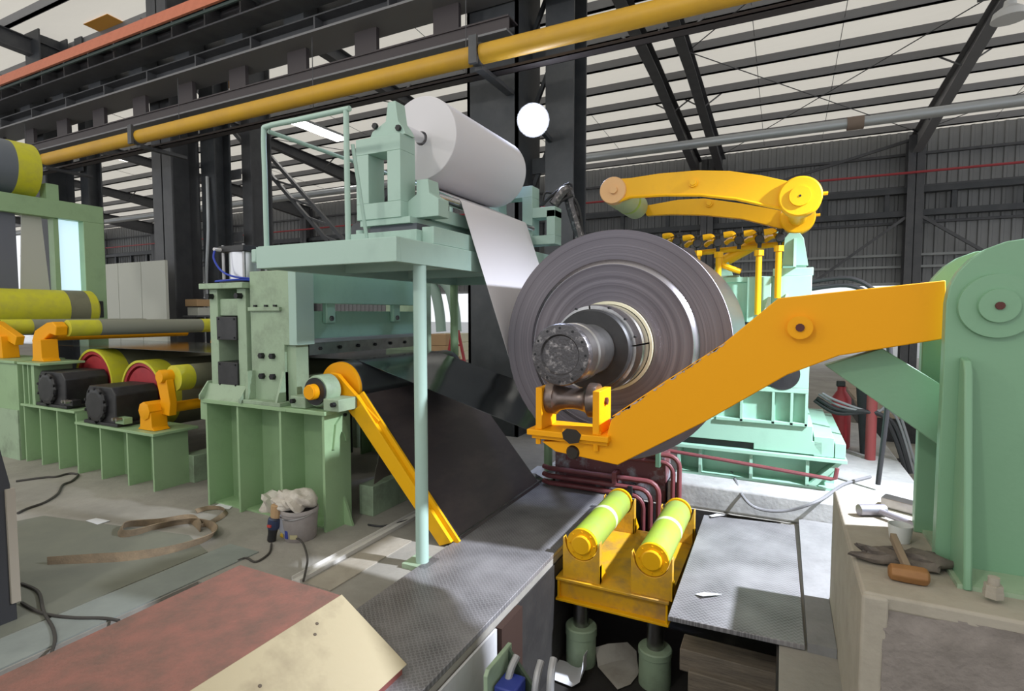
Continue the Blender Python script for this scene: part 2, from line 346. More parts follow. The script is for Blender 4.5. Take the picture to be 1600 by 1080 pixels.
# back wall of profiled sheet; its foot is open to daylight between the columns
def corrugated(x0, x1, z0, z1, Y, pitch=.25):
    m = MB(); x = x0; prev = []
    pts = []
    while x < x1: pts += [(x, Y), (x+pitch*.55, Y), (x+pitch*.65, Y-.035), (x+pitch*.9, Y-.035)]; x += pitch
    pts.append((x1, Y)); n = len(pts)
    vs = [(p[0], p[1], z0) for p in pts]+[(p[0], p[1], z1) for p in pts]
    m.add(vs, [(i, i+1, n+i+1, n+i) for i in range(n-1)]); return m
wb = corrugated(-48, 14, 2.45, zr(20), 20.15)
wb.add(corrugated(-48, -15, 0, 2.45, 20.15).v, corrugated(-48, -15, 0, 2.45, 20.15).f); wb.add(corrugated(4.4, 14, 0, 2.45, 20.15).v, corrugated(4.4, 14, 0, 2.45, 20.15).f)
wall = struct('wall_back', wb, WALLM, smooth=0, label='grey profiled sheet wall at the back of the hall')
for z in (2.5, 3.0, 3.35, 4.3, 5.35, 6.3): build('girt', MB().box(-48, 14, 19.98, 20.1, z-.035, z+.035), WALLR if z < 4 else COLM2, wall, smooth=0)
gb = MB().box(-48, 14, 19.7, 19.95, 4.45, 4.62).box(-48, 14, 19.7, 19.95, 5.12, 5.28)
for k in range(38): gb.box(-47+k*1.6, -46.88+k*1.6, 19.75, 19.9, 4.6, 5.14)
build('wind_girder', gb, COLM, wall, smooth=0)
for x in (9.3, 3.3, -2.4, -9, -15, -21, -27, -33, -39):
    m = MB().box(x-.2, x+.2, 19.5, 19.53, 0, zr(19.5)-.3).box(x-.2, x+.2, 19.93, 19.96, 0, zr(19.5)-.3).box(x-.01, x+.01, 19.5, 19.95, 0, zr(19.5)-.3)
    build('wall_column', m, COLM2, wall, smooth=0)
for a, b in (((-2.2, 19.6, .2), (3.1, 19.6, 4.4)), ((3.5, 19.6, 4.4), (9, 19.6, .3)), ((-2.2, 19.6, 5.3), (3.1, 19.6, 6.6))): build('wall_brace', MB().bar(a, b, .08, .08), COLM2, wall, smooth=0)
# crane runway: columns, girders, conductor rails
def hcol(name, parent, x0, x1, y0, y1, z1, m, t=.03):
    build(name, MB().box(x0, x1, y0, y0+t, 0, z1).box(x0, x1, y1-t, y1, 0, z1).box((x0+x1)/2-.012, (x0+x1)/2+.012, y0+t, y1-t, 0, z1), m, parent, smooth=0)
c = thing('steel_column', 'wide dark blue-grey steel column behind the white paper roll', 'column', (-3.1, 6.7, 0))
build('column_leg', MB().box(-3.78, -3.74, 6.3, 7.0, 0, 7.78).box(-3.09, -3.05, 6.3, 7.0, 0, 7.78).box(-3.75, -3.08, 6.62, 6.65, 0, 7.78).box(-3.78, -3.05, 6.3, 6.33, 0, 7.78), COLM, c, smooth=0)
hcol('column_leg', c, -2.80, -2.42, 6.6, 7.1, 7.78, COLM)
for z in (.6, 2.3, 3.55, 5.0, 6.3): build('batten', MB().box(-3.06, -2.78, 6.75, 6.78, z-.1, z+.1), COLM, c, smooth=0)
for z in (3.3, 4.3, 5.3): build('lacing_bar', MB().bar((-3.05, 6.8, z), (-2.78, 6.8, z+.6), .05, .05), COLM, c, smooth=0)
c = thing('steel_column', 'dark laced steel column behind the air cylinder', 'column', (-10.2, 6.8, 0))
build('column_leg', MB().box(-10.78, -10.2, 6.4, 6.43, 0, 7.78).box(-10.5, -10.47, 6.4, 6.95, 0, 7.78).box(-10.78, -10.2, 6.92, 6.95, 0, 7.78), COLM2, c, smooth=0)
hcol('column_leg', c, -10.15, -9.75, 6.95, 7.3, 7.78, COLM)
hcol('column_leg', c, -9.7, -9.45, 7.5, 8.0, 7.78, COLM2)
for z in (.5, 1.9, 3.1, 4.3, 5.4): build('batten', MB().box(-10.3, -9.5, 7.3, 7.33, z-.09, z+.09), COLM2, c, smooth=0)
build('ladder_tube', MB().tube(smoothpath([(-9.9, 6.9, 4.2), (-9.85, 6.85, 3.2), (-9.95, 6.85, 2.2), (-9.9, 6.85, 1.5)]), .03), GALV, c)
c = thing('steel_column', 'dark steel column at far left beside the yellow-edged wheel', 'column', (-14.9, 6.7, 0))
hcol('column_leg', c, -15.25, -14.65, 6.4, 6.95, 7.78, COLM); hcol('column_leg', c, -14.5, -14.2, 7.0, 7.3, 7.78, COLM)
build('batten', MB().box(-14.8, -14.2, 6.9, 6.93, 3.2, 3.4).box(-14.8, -14.2, 6.9, 6.93, 4.8, 5.0), COLM, c, smooth=0)
g = thing('crane_girder', 'upper dark crane girder with stiffener plates beneath the copper rails', 'girder', (-12, 5.8, 5.92))
build('bottom_flange', MB().box(-36, 4, 5.58, 5.94, 5.92, 5.945), COLM2, g, smooth=0)
build('web', MB().box(-36, 4, 5.86, 5.88, 5.945, 6.28), COLM2, g, smooth=0)
build('top_flange', MB().box(-36, 4, 5.58, 5.94, 6.28, 6.30), COLM, g, smooth=0)
for k in range(44): build('stiffener', MB().box(-32+k*.8, -31.97+k*.8, 5.6, 5.86, 5.945, 6.28), COLM2, g, smooth=0)
g = thing('crane_girder', 'middle dark girder with a pale lower flange crossing the upper left', 'girder', (-12, 6.1, 5.48))
build('bottom_flange', MB().box(-36, 4, 5.72, 6.27, 5.46, 5.49), PURL, g, smooth=0)
build('web', MB().box(-36, 4, 6.0, 6.02, 5.49, 5.74), COLM2, g, smooth=0)
build('ledge_angle', MB().box(-36, 4, 5.84, 6.2, 5.74, 5.76), COLM2, g, smooth=0)
build('back_plate', MB().box(-36, 4, 6.24, 6.26, 5.76, 6.2), COLM, g, smooth=0)
for k in range(27): build('upright', MB().box(-34+k*1.3, -33.6+k*1.3, 5.95, 6.22, 5.76, 6.2), COLM, g, smooth=0)
for k in range(27): build('stiffener', MB().box(-33.3+k*1.3, -33.27+k*1.3, 5.84, 6.0, 5.49, 5.74), COLM2, g, smooth=0)
g = thing('crane_girder', 'lower brown girder with square openings below the middle girder', 'girder', (-12, 6.1, 4.92))
build('bottom_flange', MB().box(-36, -3.0, 5.9, 6.27, 4.92, 4.945), PURL, g, smooth=0)
build('web', MB().box(-36, -3.0, 5.96, 5.98, 4.945, 5.10), BEAMB, g, smooth=0)
build('top_flange', MB().box(-36, -3.0, 5.94, 6.2, 5.10, 5.12), BEAMB, g, smooth=0)
for k in range(24): build('upright', MB().box(-34+k*1.3, -33.62+k*1.3, 6.0, 6.06, 5.12, 5.46), BEAMB, g, smooth=0)
for i, (dy, dz) in enumerate(((0, 0), (.03, .08), (.06, .16))):
    build('conductor_rail', MB().box(-36, 2, 5.34+dy, 5.38+dy, 6.03+dz, 6.085+dz), COPPER, smooth=0, label=('lowest', 'middle', 'topmost')[i]+' of the three copper red conductor rails at upper left', cat='rail', group='copper conductor rails')
hg = thing('rail_bracket', 'green-grey carrier bar under the copper conductor rails', 'bracket', (-12, 5.45, 5.98))
build('carrier', MB().box(-36, 2, 5.40, 5.43, 5.985, 6.025), mat('dull_green_bar', (.06, .09, .085), .5), hg, smooth=0)
for k in range(10): build('hanger', MB().box(-34+k*3.4, -33.94+k*3.4, 5.43, 5.6, 5.99, 6.05), COLM, hg, smooth=0)
# pipes overhead
pp = thing('gas_pipe', 'ochre yellow overhead pipe running the length of the hall', 'pipe', (-5, 5.5, 4.5))
build('pipe', MB().cyl((-12.8, 5.5, 4.5), (4, 5.5, 4.5), .105, 24), PIPEY, pp)
for x in (-12.6, -9.6, -3.15, 1.5):
    build('pipe_clamp', MB().ring((x-.05, 5.5, 4.5), (1, 0, 0), .105, .125, .1, 24), COLM2, pp)
    build('pipe_bracket', MB().box(x-.05, x+.05, 5.5, 6.29, 4.335, 4.385).box(x-.05, x+.05, 5.36, 5.40, 4.36, 4.66), COLM2, pp, smooth=0)
ct = thing('cable_tray', 'thin dark cable tray hanging below the ochre pipe', 'cable tray', (-5, 5.8, 4.4))
build('tray', MB().box(-20, 4, 5.74, 5.88, 4.40, 4.41).box(-20, 4, 5.74, 5.75, 4.40, 4.44).box(-20, 4, 5.87, 5.88, 4.40, 4.44), BEAMB, ct, smooth=0)
for y in (5.775, 5.81, 5.845): build('cable', MB().cyl((-20, y, 4.425), (4, y, 4.425), .013, 6), CABLE, ct)
for x in (-18, -14, -9, -6, -3.5, .5): build('hanger_rod', MB().cyl((x, 5.81, 4.41), (x, 5.81, 5.48), .006, 5), COLM2, ct)
cp = thing('conduit_pipe', 'grey galvanised pipe crossing in front of the back wall', 'pipe', (0, 10, 4.5))
build('pipe', MB().cyl((-40, 10, 4.5), (13, 10, 4.52), .075, 16), GALV, cp)
for x in (.9, -6, -14, 7): build('coupling', MB().cyl((x-.11, 10, 4.51), (x+.11, 10, 4.51), .10, 16), mat('rusty_coupling', (.20, .15, .12), .8), cp)
build('pipe', MB().cyl((-48, 19.3, 5.62), (14, 19.3, 5.62), .035, 8), mat('red_sprinkler_pipe', (.35, .04, .05), .5), label='thin red pipe along the back wall', cat='pipe')
# lamps that hang in the hall
def highbay(x, y, label):
    z = P(1578, 30, 'y', y).z; t = thing('high_bay_lamp', label, 'lamp', (x, y, z), 'high bay lamps under the roof')
    build('shade', MB().lathe((x, y, z), (0, 0, 1), [(0, .25), (.12, .22), (.22, .09), (.3, .08)], 28), DOOR_W, t)
    build('stem', MB().cyl((x, y, z+.3), (x, y, zr(y)-.1), .015, 8), PURL, t); return t
hbq = P(1578, 14, 'y', 12.2); highbay(hbq.x, 12.2, 'white bell shaped lamp hanging in the top right corner')
def tube_light(x, y, z, label, yl=1.6):
    t = thing('roof_lamp', label, 'lamp', (x, y, z), 'glowing roof lamps at the left')
    build('housing', MB().box(x-.22, x+.22, y-yl/2, y+yl/2, z, z+.06), GALV, t, smooth=0)
    build('diffuser', MB().box(x-.19, x+.19, y-yl/2+.03, y+yl/2-.03, z-.02, z+.003), emit('lamp_diffuser', (1, .98, .93), 14), t, smooth=0)
q = P(500, 205, 'x', -10.5); tube_light(q.x, q.y, q.z, 'glowing white roof lamp seen through the platform railing')
q = P(226, 256, 'x', -21.5); tube_light(q.x, q.y, q.z, 'glowing white roof lamp left of the laced column')
# visible floodlight on the wide column
fx = P(833, 188, 'y', 5.95)
fd = thing('floodlight', 'dazzling white floodlight fixed to the wide column', 'floodlight', (fx.x, fx.y, fx.z))
dr = Vector((0, 0, 1.6))-Vector(fx); dr.normalize(); dr = Vector((dr.x, dr.y, dr.z)).normalized()
build('lamp_housing', MB().lathe(fx-dr*.02, -dr, [(0, .19), (.05, .18), (.16, .09), (.24, .07)], 32), COLM2, fd)
build('lens', MB().lathe(fx-dr*.02, dr, [(0, .172), (.02, .165), (.035, .10)], 32), emit('flood_lens', (.86, .90, 1), 60), fd)
build('mounting_arm', MB().bar(fx-dr*.18, (fx.x-.05, 6.62, fx.z-.05), .05, .05), COLM, fd)
lamp('column_flood', 'SPOT', fx+dr*.06, 130, (.50, .60, 1.0), fx+dr*3-Vector((0, 0, .9)), .12, 150, .5)
# ================================================================== PIT, PLATES, FOUNDATIONS
AX, AZ = -.965, 1.40                     # coil axis
YF, YB = 3.32, 4.47                     # coil front and back
build('tread_plate', MB().prism('z', [(-2.0, 1.55), (-1.31, 1.55), (-1.31, 4.62), (-2.0, 4.62)], .002, .03), TREAD, bevel=.003, label='long worn tread plate left of the coil car pit', cat='floor plate')
build('tread_plate', MB().prism('z', [(-.50, 2.83), (.13, 2.86), (.11, 4.5), (-.52, 4.42)], .004, .03), TREAD, bevel=.003, label='floodlit tread plate right of the coil car pit', cat='floor plate')
build('pit_cover_sheet', MB().box(-1.3, -1.288, 1.5, 2.42, -.5, -.03), mat('white_pit_sheet', (.62, .62, .64), .6, 0, (.4, .4, .4), 4, .5), label='white sheet lining the pit wall under the tread plate edge', cat='sheet')
build('pit_beam', MB().box(-1.3, -1.265, 2.43, 2.68, -.75, -.03), mat('rust_brown_steel', (.045, .026, .02), .8, spec=.2), label='rust brown upright on the left pit wall', cat='beam')
fd_ = struct('wall_foundation', MB().box(-.84, 1.02, 4.62, 8.2, 0, .2), CONC_L, bevel=.02, label='pale concrete foundation carrying the recoiler')
build('concrete_strip', MB().prism('z', [(.14, 2.86), (.26, 2.86), (.26, 3.38), (.95, 3.38), (.95, 4.61), (.14, 4.61)], 0, .045), mat('grey_kerb', (.25, .25, .25), .9, 0, (.17, .17, .17), 5, .7, bump=.3), label='pale concrete strip beside the floodlit tread plate', cat='kerb')
blk = struct('wall_pedestal', MB().prism('x', [(2.17, 0), (3.36, 0), (3.34, .65), (2.19, .65)], .27, 2.2), CONC_R, bevel=.012, label='rough concrete plinth under the green arm stand')
build('plinth_coping', MB().prism('z', [(.265, 2.16), (2.2, 2.16), (2.2, 3.36), (.265, 3.36)], .60, .652), PLASTER, blk, bevel=.01)
build('plinth_corner', MB().prism('z', [(.262, 2.15), (.34, 2.15), (.34, 2.26), (.29, 3.365), (.262, 3.365)], 0, .645), PLASTER, blk, bevel=.01)
from mathutils import noise as _ns
rows = []
for i in range(34):
    z = .004+.612*i/33; rows.append([])
    for j in range(90):
        x = .325+1.87*j/89; p = Vector((x*7, 3.1, z*9)); h_ = .5*_ns.noise(p)+.3*_ns.noise(p*2.7)+.2*_ns.noise(p*6.5)
        rows[-1].append((x, 2.158+.014*h_+(.012 if z > .56+.03*_ns.noise(Vector((x*9, 0, 0))) else 0), z))
build('rough_face', MB().grid(rows, .012), CONC_R, blk, smooth=40)
# maroon pedestal with pipes at the back of the pit
pd = thing('pipe_pedestal', 'maroon and grey pedestal wrapped by pipes behind the coil car', 'pedestal', (-1.3, 4.8, 0))
build('block', MB().box(-1.86, -.86, 4.64, 4.87, 0, .40), mat('maroon_block', (.15, .05, .055), .6, 0, (.30, .31, .34), 4, .95, .5, .62, .1, 40), pd, bevel=.01)
def bent(y, z, xe, zb, r=.022):
    q = .1; pts = [(-1.95, y+.02, z+.0), (-1.88, y-.02, z-.0)]+[(x, y-.02, z) for x in (-1.6, xe-q)]
    pts += [(xe-q+q*math.sin(a), y-.02, z-q+q*math.cos(a)) for a in (PI/8, PI/4, 3*PI/8, PI/2)]+[(xe, y-.02, zb)]; return MB().tube(pts, r, 10)
for y, z, xe, zb in ((4.57, .06, -1.02, -.5), (4.57, .125, -.96, -.5), (4.57, .195, -.895, -.5)):
    build('pipe', bent(y, z, xe, zb), MAROON, pd)
build('pipe_clamp', MB().box(-1.29, -1.25, 4.52, 4.64, .14, .24), MAROON, pd, bevel=.004)
build('pipe_clamp', MB().box(-1.15, -1.11, 4.52, 4.64, .05, .14), BLACK, pd, bevel=.004)
for z, xe in ((.36, -.79), (.42, -.74)):
    pts = [(-1.2, 4.6, z), (-.95, 4.6, z), (xe-.09, 4.6, z)]+[(xe-.09+.09*math.sin(a), 4.6, z-.09+.09*math.cos(a)) for a in (PI/8, PI/4, 3*PI/8, PI/2)]+[(xe, 4.6, -.4)]
    build('pipe', MB().tube(pts, .02, 10), MAROON, pd)
build('pipe_clamp', MB().box(-.93, -.89, 4.55, 4.64, .32, .46), mat('green_clamp', (.10, .20, .13), .5), pd, bevel=.004)
# coil car
CY = 3.25
a = P(868, 902, 'y', CY); b = P(1045, 942, 'y', CY); zt = (a.z+b.z)/2; x0, x1 = a.x, b.x; zb = zt-.155
car = thing('coil_car', 'yellow coil lifting car with two lime green rollers in the pit', 'coil car', ((x0+x1)/2, 3.65, zt-.155))
CB = P(1082, 843, 'z', zt).y
build('top_plate', MB().box(x0, x1, CY, CB, zt-.018, zt), YELLOW_DIRTY, car, bevel=.003)
build('bottom_flange', MB().box(x0, x1, CY, CB, zb, zb+.016), YELLOW, car, bevel=.003)
build('front_web', MB().box(x0+.02, x1-.02, CY+.04, CY+.055, zb+.016, zt-.018), YELLOW_DIRTY, car)
for x in (x0+.01, x1-.02): build('side_web', MB().box(x, x+.012, CY+.01, CB, zb+.016, zt-.018), YELLOW, car)
for k, (px, pz) in enumerate(((908, 852), (1018, 876))):
    q = P(px, pz, 'y', CY+.02); cx, cz = q.x, q.z; r = .098; cz = max(cz, zt+.17)
    hw = .125
    for yy, nm in ((CY+.02, 'front'), (CB-.10, 'rear')):
        out = [(cx-hw, zt), (cx+hw, zt), (cx+hw, cz+.03), (cx+hw*.95, cz+.035)]+arcpts(cx, cz, .105, -20, -160, 10)[::1]+[(cx-hw*.95, cz+.035), (cx-hw, cz+.03)]
        bk = build('bearing_bracket', MB().prism('y', out, yy, yy+.045), YELLOW_DIRTY, car, bevel=.003)
        build('foot_gusset', MB().prism('x', [(yy-.0, zt), (yy+.16, zt), (yy+.045, zt+.12), (yy, zt+.12)], cx+hw-.012, cx+hw), YELLOW, car)
        cpb = build('end_cap', MB().lathe((cx, yy-.012, cz), (0, 1, 0), [(0, .055), (.005, .062), (.02, .062), (.02, .1), (.045, .1), (.05, .092)], 36), YELLOW, car)
        bolts(cpb, [(cx+.082*math.cos(t), yy+.008, cz+.082*math.sin(t)) for t in [i*PI/4 for i in range(8)]], (0, -1, 0), .006, .006, YELLOW)
    build('roller', MB().lathe((cx, CY+.07, cz), (0, 1, 0), [(0, r*.95), (.02, r), (CB-CY-.2, r), (CB-CY-.18, r*.95)], 40), LIMEPU, car)
    ym = (CY+CB)/2
    build('roller_band', MB().ring((cx, ym-.025, cz), (0, 1, 0), r-.01, r+.0015, .05, 40), PUBAND, car)
for px, lab in ((905, 'left'), (1022, 'right')):
    q = P(px, 985, 'y', CY+.12); t = thing('hydraulic_cylinder', 'green lifting cylinder with chrome rod under the %s side of the coil car' % lab, 'cylinder', (q.x, CY+.16, -.75), 'lifting cylinders in the pit')
    ztop = -.5 if lab == 'left' else -.52
    build('barrel', MB().lathe((q.x, CY+.16, -.75), (0, 0, 1), [(0, .1), (.19, .1), (.195, .105), (ztop+.75, .105), (ztop+.758, .098)], 32), GREEN_DIRTY, t)
    build('rod', MB().cyl((q.x, CY+.16, ztop), (q.x, CY+.16, zb-.001), .052, 28), STEEL, t)
# pit contents
def sheetpts(px, z): return [P(x, y, 'z', z) for x, y in px]
def pgrid(rows): return MB().grid([[P(a_, b_, 'z', c_) for a_, b_, c_ in r_] for r_ in rows], .003)
build('paper_sheet', pgrid((((842, 1052, -.735), (855, 1026, -.735)), ((870, 1064, -.735), (882, 1033, -.735)), ((893, 1073, -.732), (904, 1043, -.733)), ((905, 1066, -.70), (916, 1040, -.71)), ((909, 1046, -.64), (916, 1026, -.66)), ((912, 1024, -.6), (920, 1012, -.62)))), PAPER, label='white paper sheet curling on the pit floor by the left cylinder', cat='paper')
build('paper_sheet', pgrid((((930, 1012, -.66), (934, 1042, -.735), (965, 1078, -.74)), ((950, 1006, -.64), (960, 1034, -.73), (985, 1070, -.74)), ((980, 1004, -.67), (984, 1030, -.73), (996, 1056, -.74)), ((994, 1018, -.71), (996, 1036, -.735), (998, 1050, -.74)))), PAPERD, label='large greyish crumpled paper lying between the two lifting cylinders', cat='paper')
tb = P(1068, 1004, 'y', 3.0)
for i, (pa, pb, yy, h, lab) in enumerate((((1062, 1012), (1200, 1040), 3.02, .13, 'upper old timber beam lying under the floodlit tread plate'), ((1075, 1048), (1200, 1074), 2.98, .12, 'lower dark timber beam beneath the upper timber in the pit'))):
    A = P(*pa, 'y', yy); B = P(*pb, 'y', yy); z = A.z
    build('timber_beam', MB().box(A.x, .018, yy, yy+.16, z-h, z-.005), WOOD, bevel=.006, label=lab, cat='timber')
hb = thing('hose_bracket', 'green steel bracket carrying hoses in the pit foreground', 'bracket', (-1.1, 2.4, -.75))
A = P(755, 1046, 'x', -1.12); B = P(794, 1006, 'x', -1.12)
ya_, yb_ = A.y, B.y; zz = (A.z+B.z)/2
build('plate', MB().prism('x', [(ya_, -.75), (ya_, zz-.02), (ya_+.02, zz), (yb_, zz), (yb_, -.75)], -1.12, -1.10), GREEN_DIRTY, hb, bevel=.003)
B = Vector((-1.10, yb_, zz))
build('flange', MB().quadslab((B.x, B.y-.02, B.z-.01), (B.x+.15, B.y-.06, B.z-.13), (B.x+.15, B.y-.06, -.748), (B.x, B.y-.02, -.748), .016), mat('dark_green_steel', (.07, .10, .07), .6), hb)
build('valve_block', MB().box(B.x+.01, B.x+.11, B.y-.2, B.y-.08, -.748, B.z-.08), BLUEP, hb, bevel=.008)
for k, (xa, xb, _u, zt_) in enumerate(((.05, .03, 2.30, -.02), (.17, .185, 2.34, -.01), (.23, .27, 2.36, .02))):
    build('hose', MB().tube(smoothpath([(B.x+xa, B.y-.05, B.z+zt_), (B.x+(xa+xb)/2, B.y-.14, B.z+zt_-.12), (B.x+xb, B.y-.22+.03*k, -.66), (B.x+xb, B.y-.26+.03*k, -.73)], 5), .017, 10), mat('braided_hose', (.36, .36, .37), .5, .4), hb)
build('hose_bundle', MB().blob((-1.20, B.y+.02, -.62), .06, .1, .14, .25, 3, 3, False), RUBBER, label='black rubber hose bundle beside the green pit bracket', cat='hose')
# ================================================================== COIL AND MANDREL
R = .715
coil = thing('steel_coil', 'large wound steel coil on the recoiler mandrel', 'steel coil', (AX, (YF+YB)/2, AZ-R))
RI = .275
build('wound_strip', MB().lathe((AX, YF, AZ), (0, 1, 0), [(-.03, RI), (-.03, .36), (-.0285, .361), (-.029, .45), (-.028, .451), (-.03, .502), (-.004, .532), (0, .534), (.0, .56), (.0015, .561), (.001, .63), (.002, .631), (.001, R-.002), (.003, R), (YB-YF-.008, R), (YB-YF, R-.006), (YB-YF, RI), (-.03, RI)], 128, False), COILM, coil, org=(AX, YF, AZ), smooth=30)
build('lap_step', MB().lathe((AX, YF, AZ), (0, 1, 0), [(-.0312, .5015), (-.0312, .503), (-.0042, .5335), (-.003, .534)], 128, False), mat('polished_lap', (.42, .40, .43), .26, 1.), coil)
build('core_sleeve', MB().ring((AX, YF-.06, AZ), (0, 1, 0), RI-.018, RI, YB-YF, 64), CARDL, coil)
md = thing('mandrel', 'dark worn mandrel shaft carrying the coil with a round end cap', 'mandrel', (AX, 3.3, AZ-.3))
MR = .152; ME = 2.46
cap = build('end_cap', MB().lathe((AX, ME, AZ), (0, 1, 0), [(.012, .006), (.012, .092), (.0, .1), (.0, .112), (.004, .146), (.016, MR), (.045, MR)], 64), DSTEEL, md)
bolts(cap, [(AX+.130*math.cos(i*PI/6), ME+.005, AZ+.130*math.sin(i*PI/6)) for i in range(12)], (0, -1, 0), .007, .004)
build('neck', MB().lathe((AX, ME+.045, AZ), (0, 1, 0), [(0, MR-.006), (.05, MR-.002), (.10, MR-.002), (.105, MR-.01), (.125, MR-.01), (.13, MR), (.2, MR), (.21, MR-.012), (.52, MR-.012)], 64), STEEL, md)
build('collar', MB().lathe((AX, 2.93, AZ), (0, 1, 0), [(0, .12), (0, .215), (.012, .225), (.05, .225)], 64), BLACK, md)
for k in range(4):
    a0 = k*PI/2+.12; a1 = (k+1)*PI/2+.08; seg = 16; m = MB(); vs = []; rr = [(2.98, .2), (2.98, .245), (3.02, .252), (3.1, .252), (3.11, .244), (3.13, .244), (3.14, .254), (4.6, .254), (4.6, .2)]
    for i in range(seg+1):
        t = a0+(a1-a0)*i/seg
        for y_, r_ in rr: vs.append((AX+r_*math.cos(t), y_, AZ+r_*math.sin(t)))
    n = len(rr); fs = [(i*n+j, i*n+(j+1) % n, (i+1)*n+(j+1) % n, (i+1)*n+j) for i in range(seg) for j in range(n)]+[tuple(range(n)), tuple(seg*n+j for j in range(n))]
    build('segment', m.add(vs, fs), mat('polished_segment', (.55, .54, .53), .22, 1., (.25, .24, .24), 5, .8, stretch=(1, 6, 1)), md)
build('shaft', MB().cyl((AX, 2.96, AZ), (AX, 5.0, AZ), .2, 48), BLACK, md)
bolts(md, [(AX+.248*math.cos(t), 3.0, AZ+.248*math.sin(t)) for t in (.3, .75, 1.2, 2.0, 2.6)], (0, -1, 0), .007, .03)
# ================================================================== STRIP, WHITE PAPER
DX, DZ, DR = -3.06, 1.03, .20           # deflector roll
def tangent_low(x0, z0, cx, cz, r):     # tangent point of the lower-left side of a circle from a point
    d = math.hypot(cx-x0, cz-z0); a = math.atan2(cz-z0, cx-x0); t = math.asin(r/d); L_ = math.sqrt(d*d-r*r)
    return x0+L_*math.cos(a-t), z0+L_*math.sin(a-t)
tx, tz_ = tangent_low(DX+.05, DZ+DR, AX, AZ, R+.002)
prof = [(-12.0, DZ+DR+.003), (-8, DZ+DR+.003), (-4.5, DZ+DR+.003), (DX-.02, DZ+DR+.003), (DX+.05, DZ+DR-.002)]+[(DX+.05+(tx-DX-.05)*k/8, DZ+DR-.002+(tz_-DZ-DR+.002)*k/8) for k in range(1, 9)]
rows = []
for i, (x, z) in enumerate(prof):
    w = .004*math.sin(i*1.9) if 5 < i < 12 else 0
    rows.append([(x, YF+.01+(YB-YF-.02)*j/8, z+w*math.sin(j*.9)*1.2) for j in range(9)])
build('steel_strip', MB().grid(rows, .002), STRIPM, label='shiny dark steel strip running from the deflector roll to the coil', cat='steel strip', smooth=60)
WX, WZ, WR, WY0, WY1 = -2.365, 2.855, .295, 3.30, 4.45
roll = thing('paper_roll', 'big white interleaf paper roll on the platform', 'paper roll', (WX, (WY0+WY1)/2, WZ-WR))
build('paper_body', MB().lathe((WX, WY0, WZ), (0, 1, 0), [(0, .05), (0, WR-.004), (.004, WR), (WY1-WY0-.004, WR), (WY1-WY0, WR-.004), (WY1-WY0, .05), (0, .05)], 96, False), PAPERW, roll, org=(WX, WY0, WZ))
build('core_shaft', MB().cyl((WX, 2.95, WZ), (WX, 4.75, WZ), .038, 28), CHROME, roll)
ex, ez = WX+WR*.93, WZ-WR*.35
# paper web down to the coil
rows = []
path = [(WX+(WR+.001)*math.cos(math.radians(t)), WZ+(WR+.001)*math.sin(math.radians(t))) for t in (-150, -137, -124, -112)]
path += [(-2.10, 2.415), (-2.068, 2.404), (-2.052, 2.385), (-2.04, 2.35)]
a188 = math.radians(188); bx_, bz_ = AX+(R+.003)*math.cos(a188), AZ+(R+.003)*math.sin(a188)
path += [(-2.04+(bx_+2.04)*k/8, 2.35+(bz_-2.35)*k/8) for k in range(1, 9)]
path += [(AX+(R+.003)*math.cos(math.radians(t)), AZ+(R+.003)*math.sin(math.radians(t))) for t in range(194, 236, 6)]
for x, z in path: rows.append([(x, WY0+.03+(WY1-WY0-.06)*j/6, z) for j in range(7)])
build('paper_web', MB().grid(rows, .001), PAPERW, label='white paper web hanging from the roll down to the coil', cat='paper', smooth=60)
# ================================================================== OUTBOARD ARM, STAND
YA = 2.58
arm = thing('support_arm', 'long orange outboard support arm cradling the mandrel end', 'support arm', (-.1, YA+.1, .9))
out = XZ([(1478, 438), (1216, 466), (1130, 537), (1040, 595), (957, 650), (950, 672), (946, 690), (840, 690), (868, 706), (965, 727), (1100, 660), (1230, 586), (1311, 556), (1480, 529)], YA)
out[7] = (P(846, 690, 'y', YA).x, P(846, 690, 'y', YA).z)
build('beam', MB().prism('y', out, YA, YA+.20), ORANGE, arm, bevel=.004)
rnd = random.Random(5); e0 = P(957, 652, 'y', YA); e1 = P(1132, 537, 'y', YA)
for k in range(26):
    t = rnd.random()**1.2; c0 = e0.lerp(e1, t); w = rnd.uniform(.008, .026); hh = rnd.uniform(.003, .011); ux = (e1-e0).normalized(); dn = Vector((ux.z, 0, -ux.x)); 
    pts = [(c0-ux*w+dn*.0), (c0-ux*w*.4+dn*hh), (c0+ux*w*.3+dn*hh*rnd.uniform(.4, 1.1)), (c0+ux*w), (c0+ux*w*.8-dn*.001), (c0-ux*w*.8-dn*.001)]
    build('paint_chip', MB().prism('y', [(p.x, p.z) for p in pts], YA-.0012, YA+.004), mat('chipped_primer', (.50, .42, .40), .6, 0, (.2, .13, .1), 60, .8), arm, smooth=0)
q = P(1250, 512, 'y', YA-.02)
build('pin_boss', MB().lathe((q.x, YA-.03, q.z), (0, 1, 0), [(0, .03), (.0, .048), (.012, .048), (.012, .044), (.03, .046)], 36), ORANGE, arm)
build('grease_nipple', MB().cyl((q.x, YA-.036, q.z), (q.x, YA-.01, q.z), .017, 10), mat('greasy_rust', (.09, .02, .015), .6), arm)
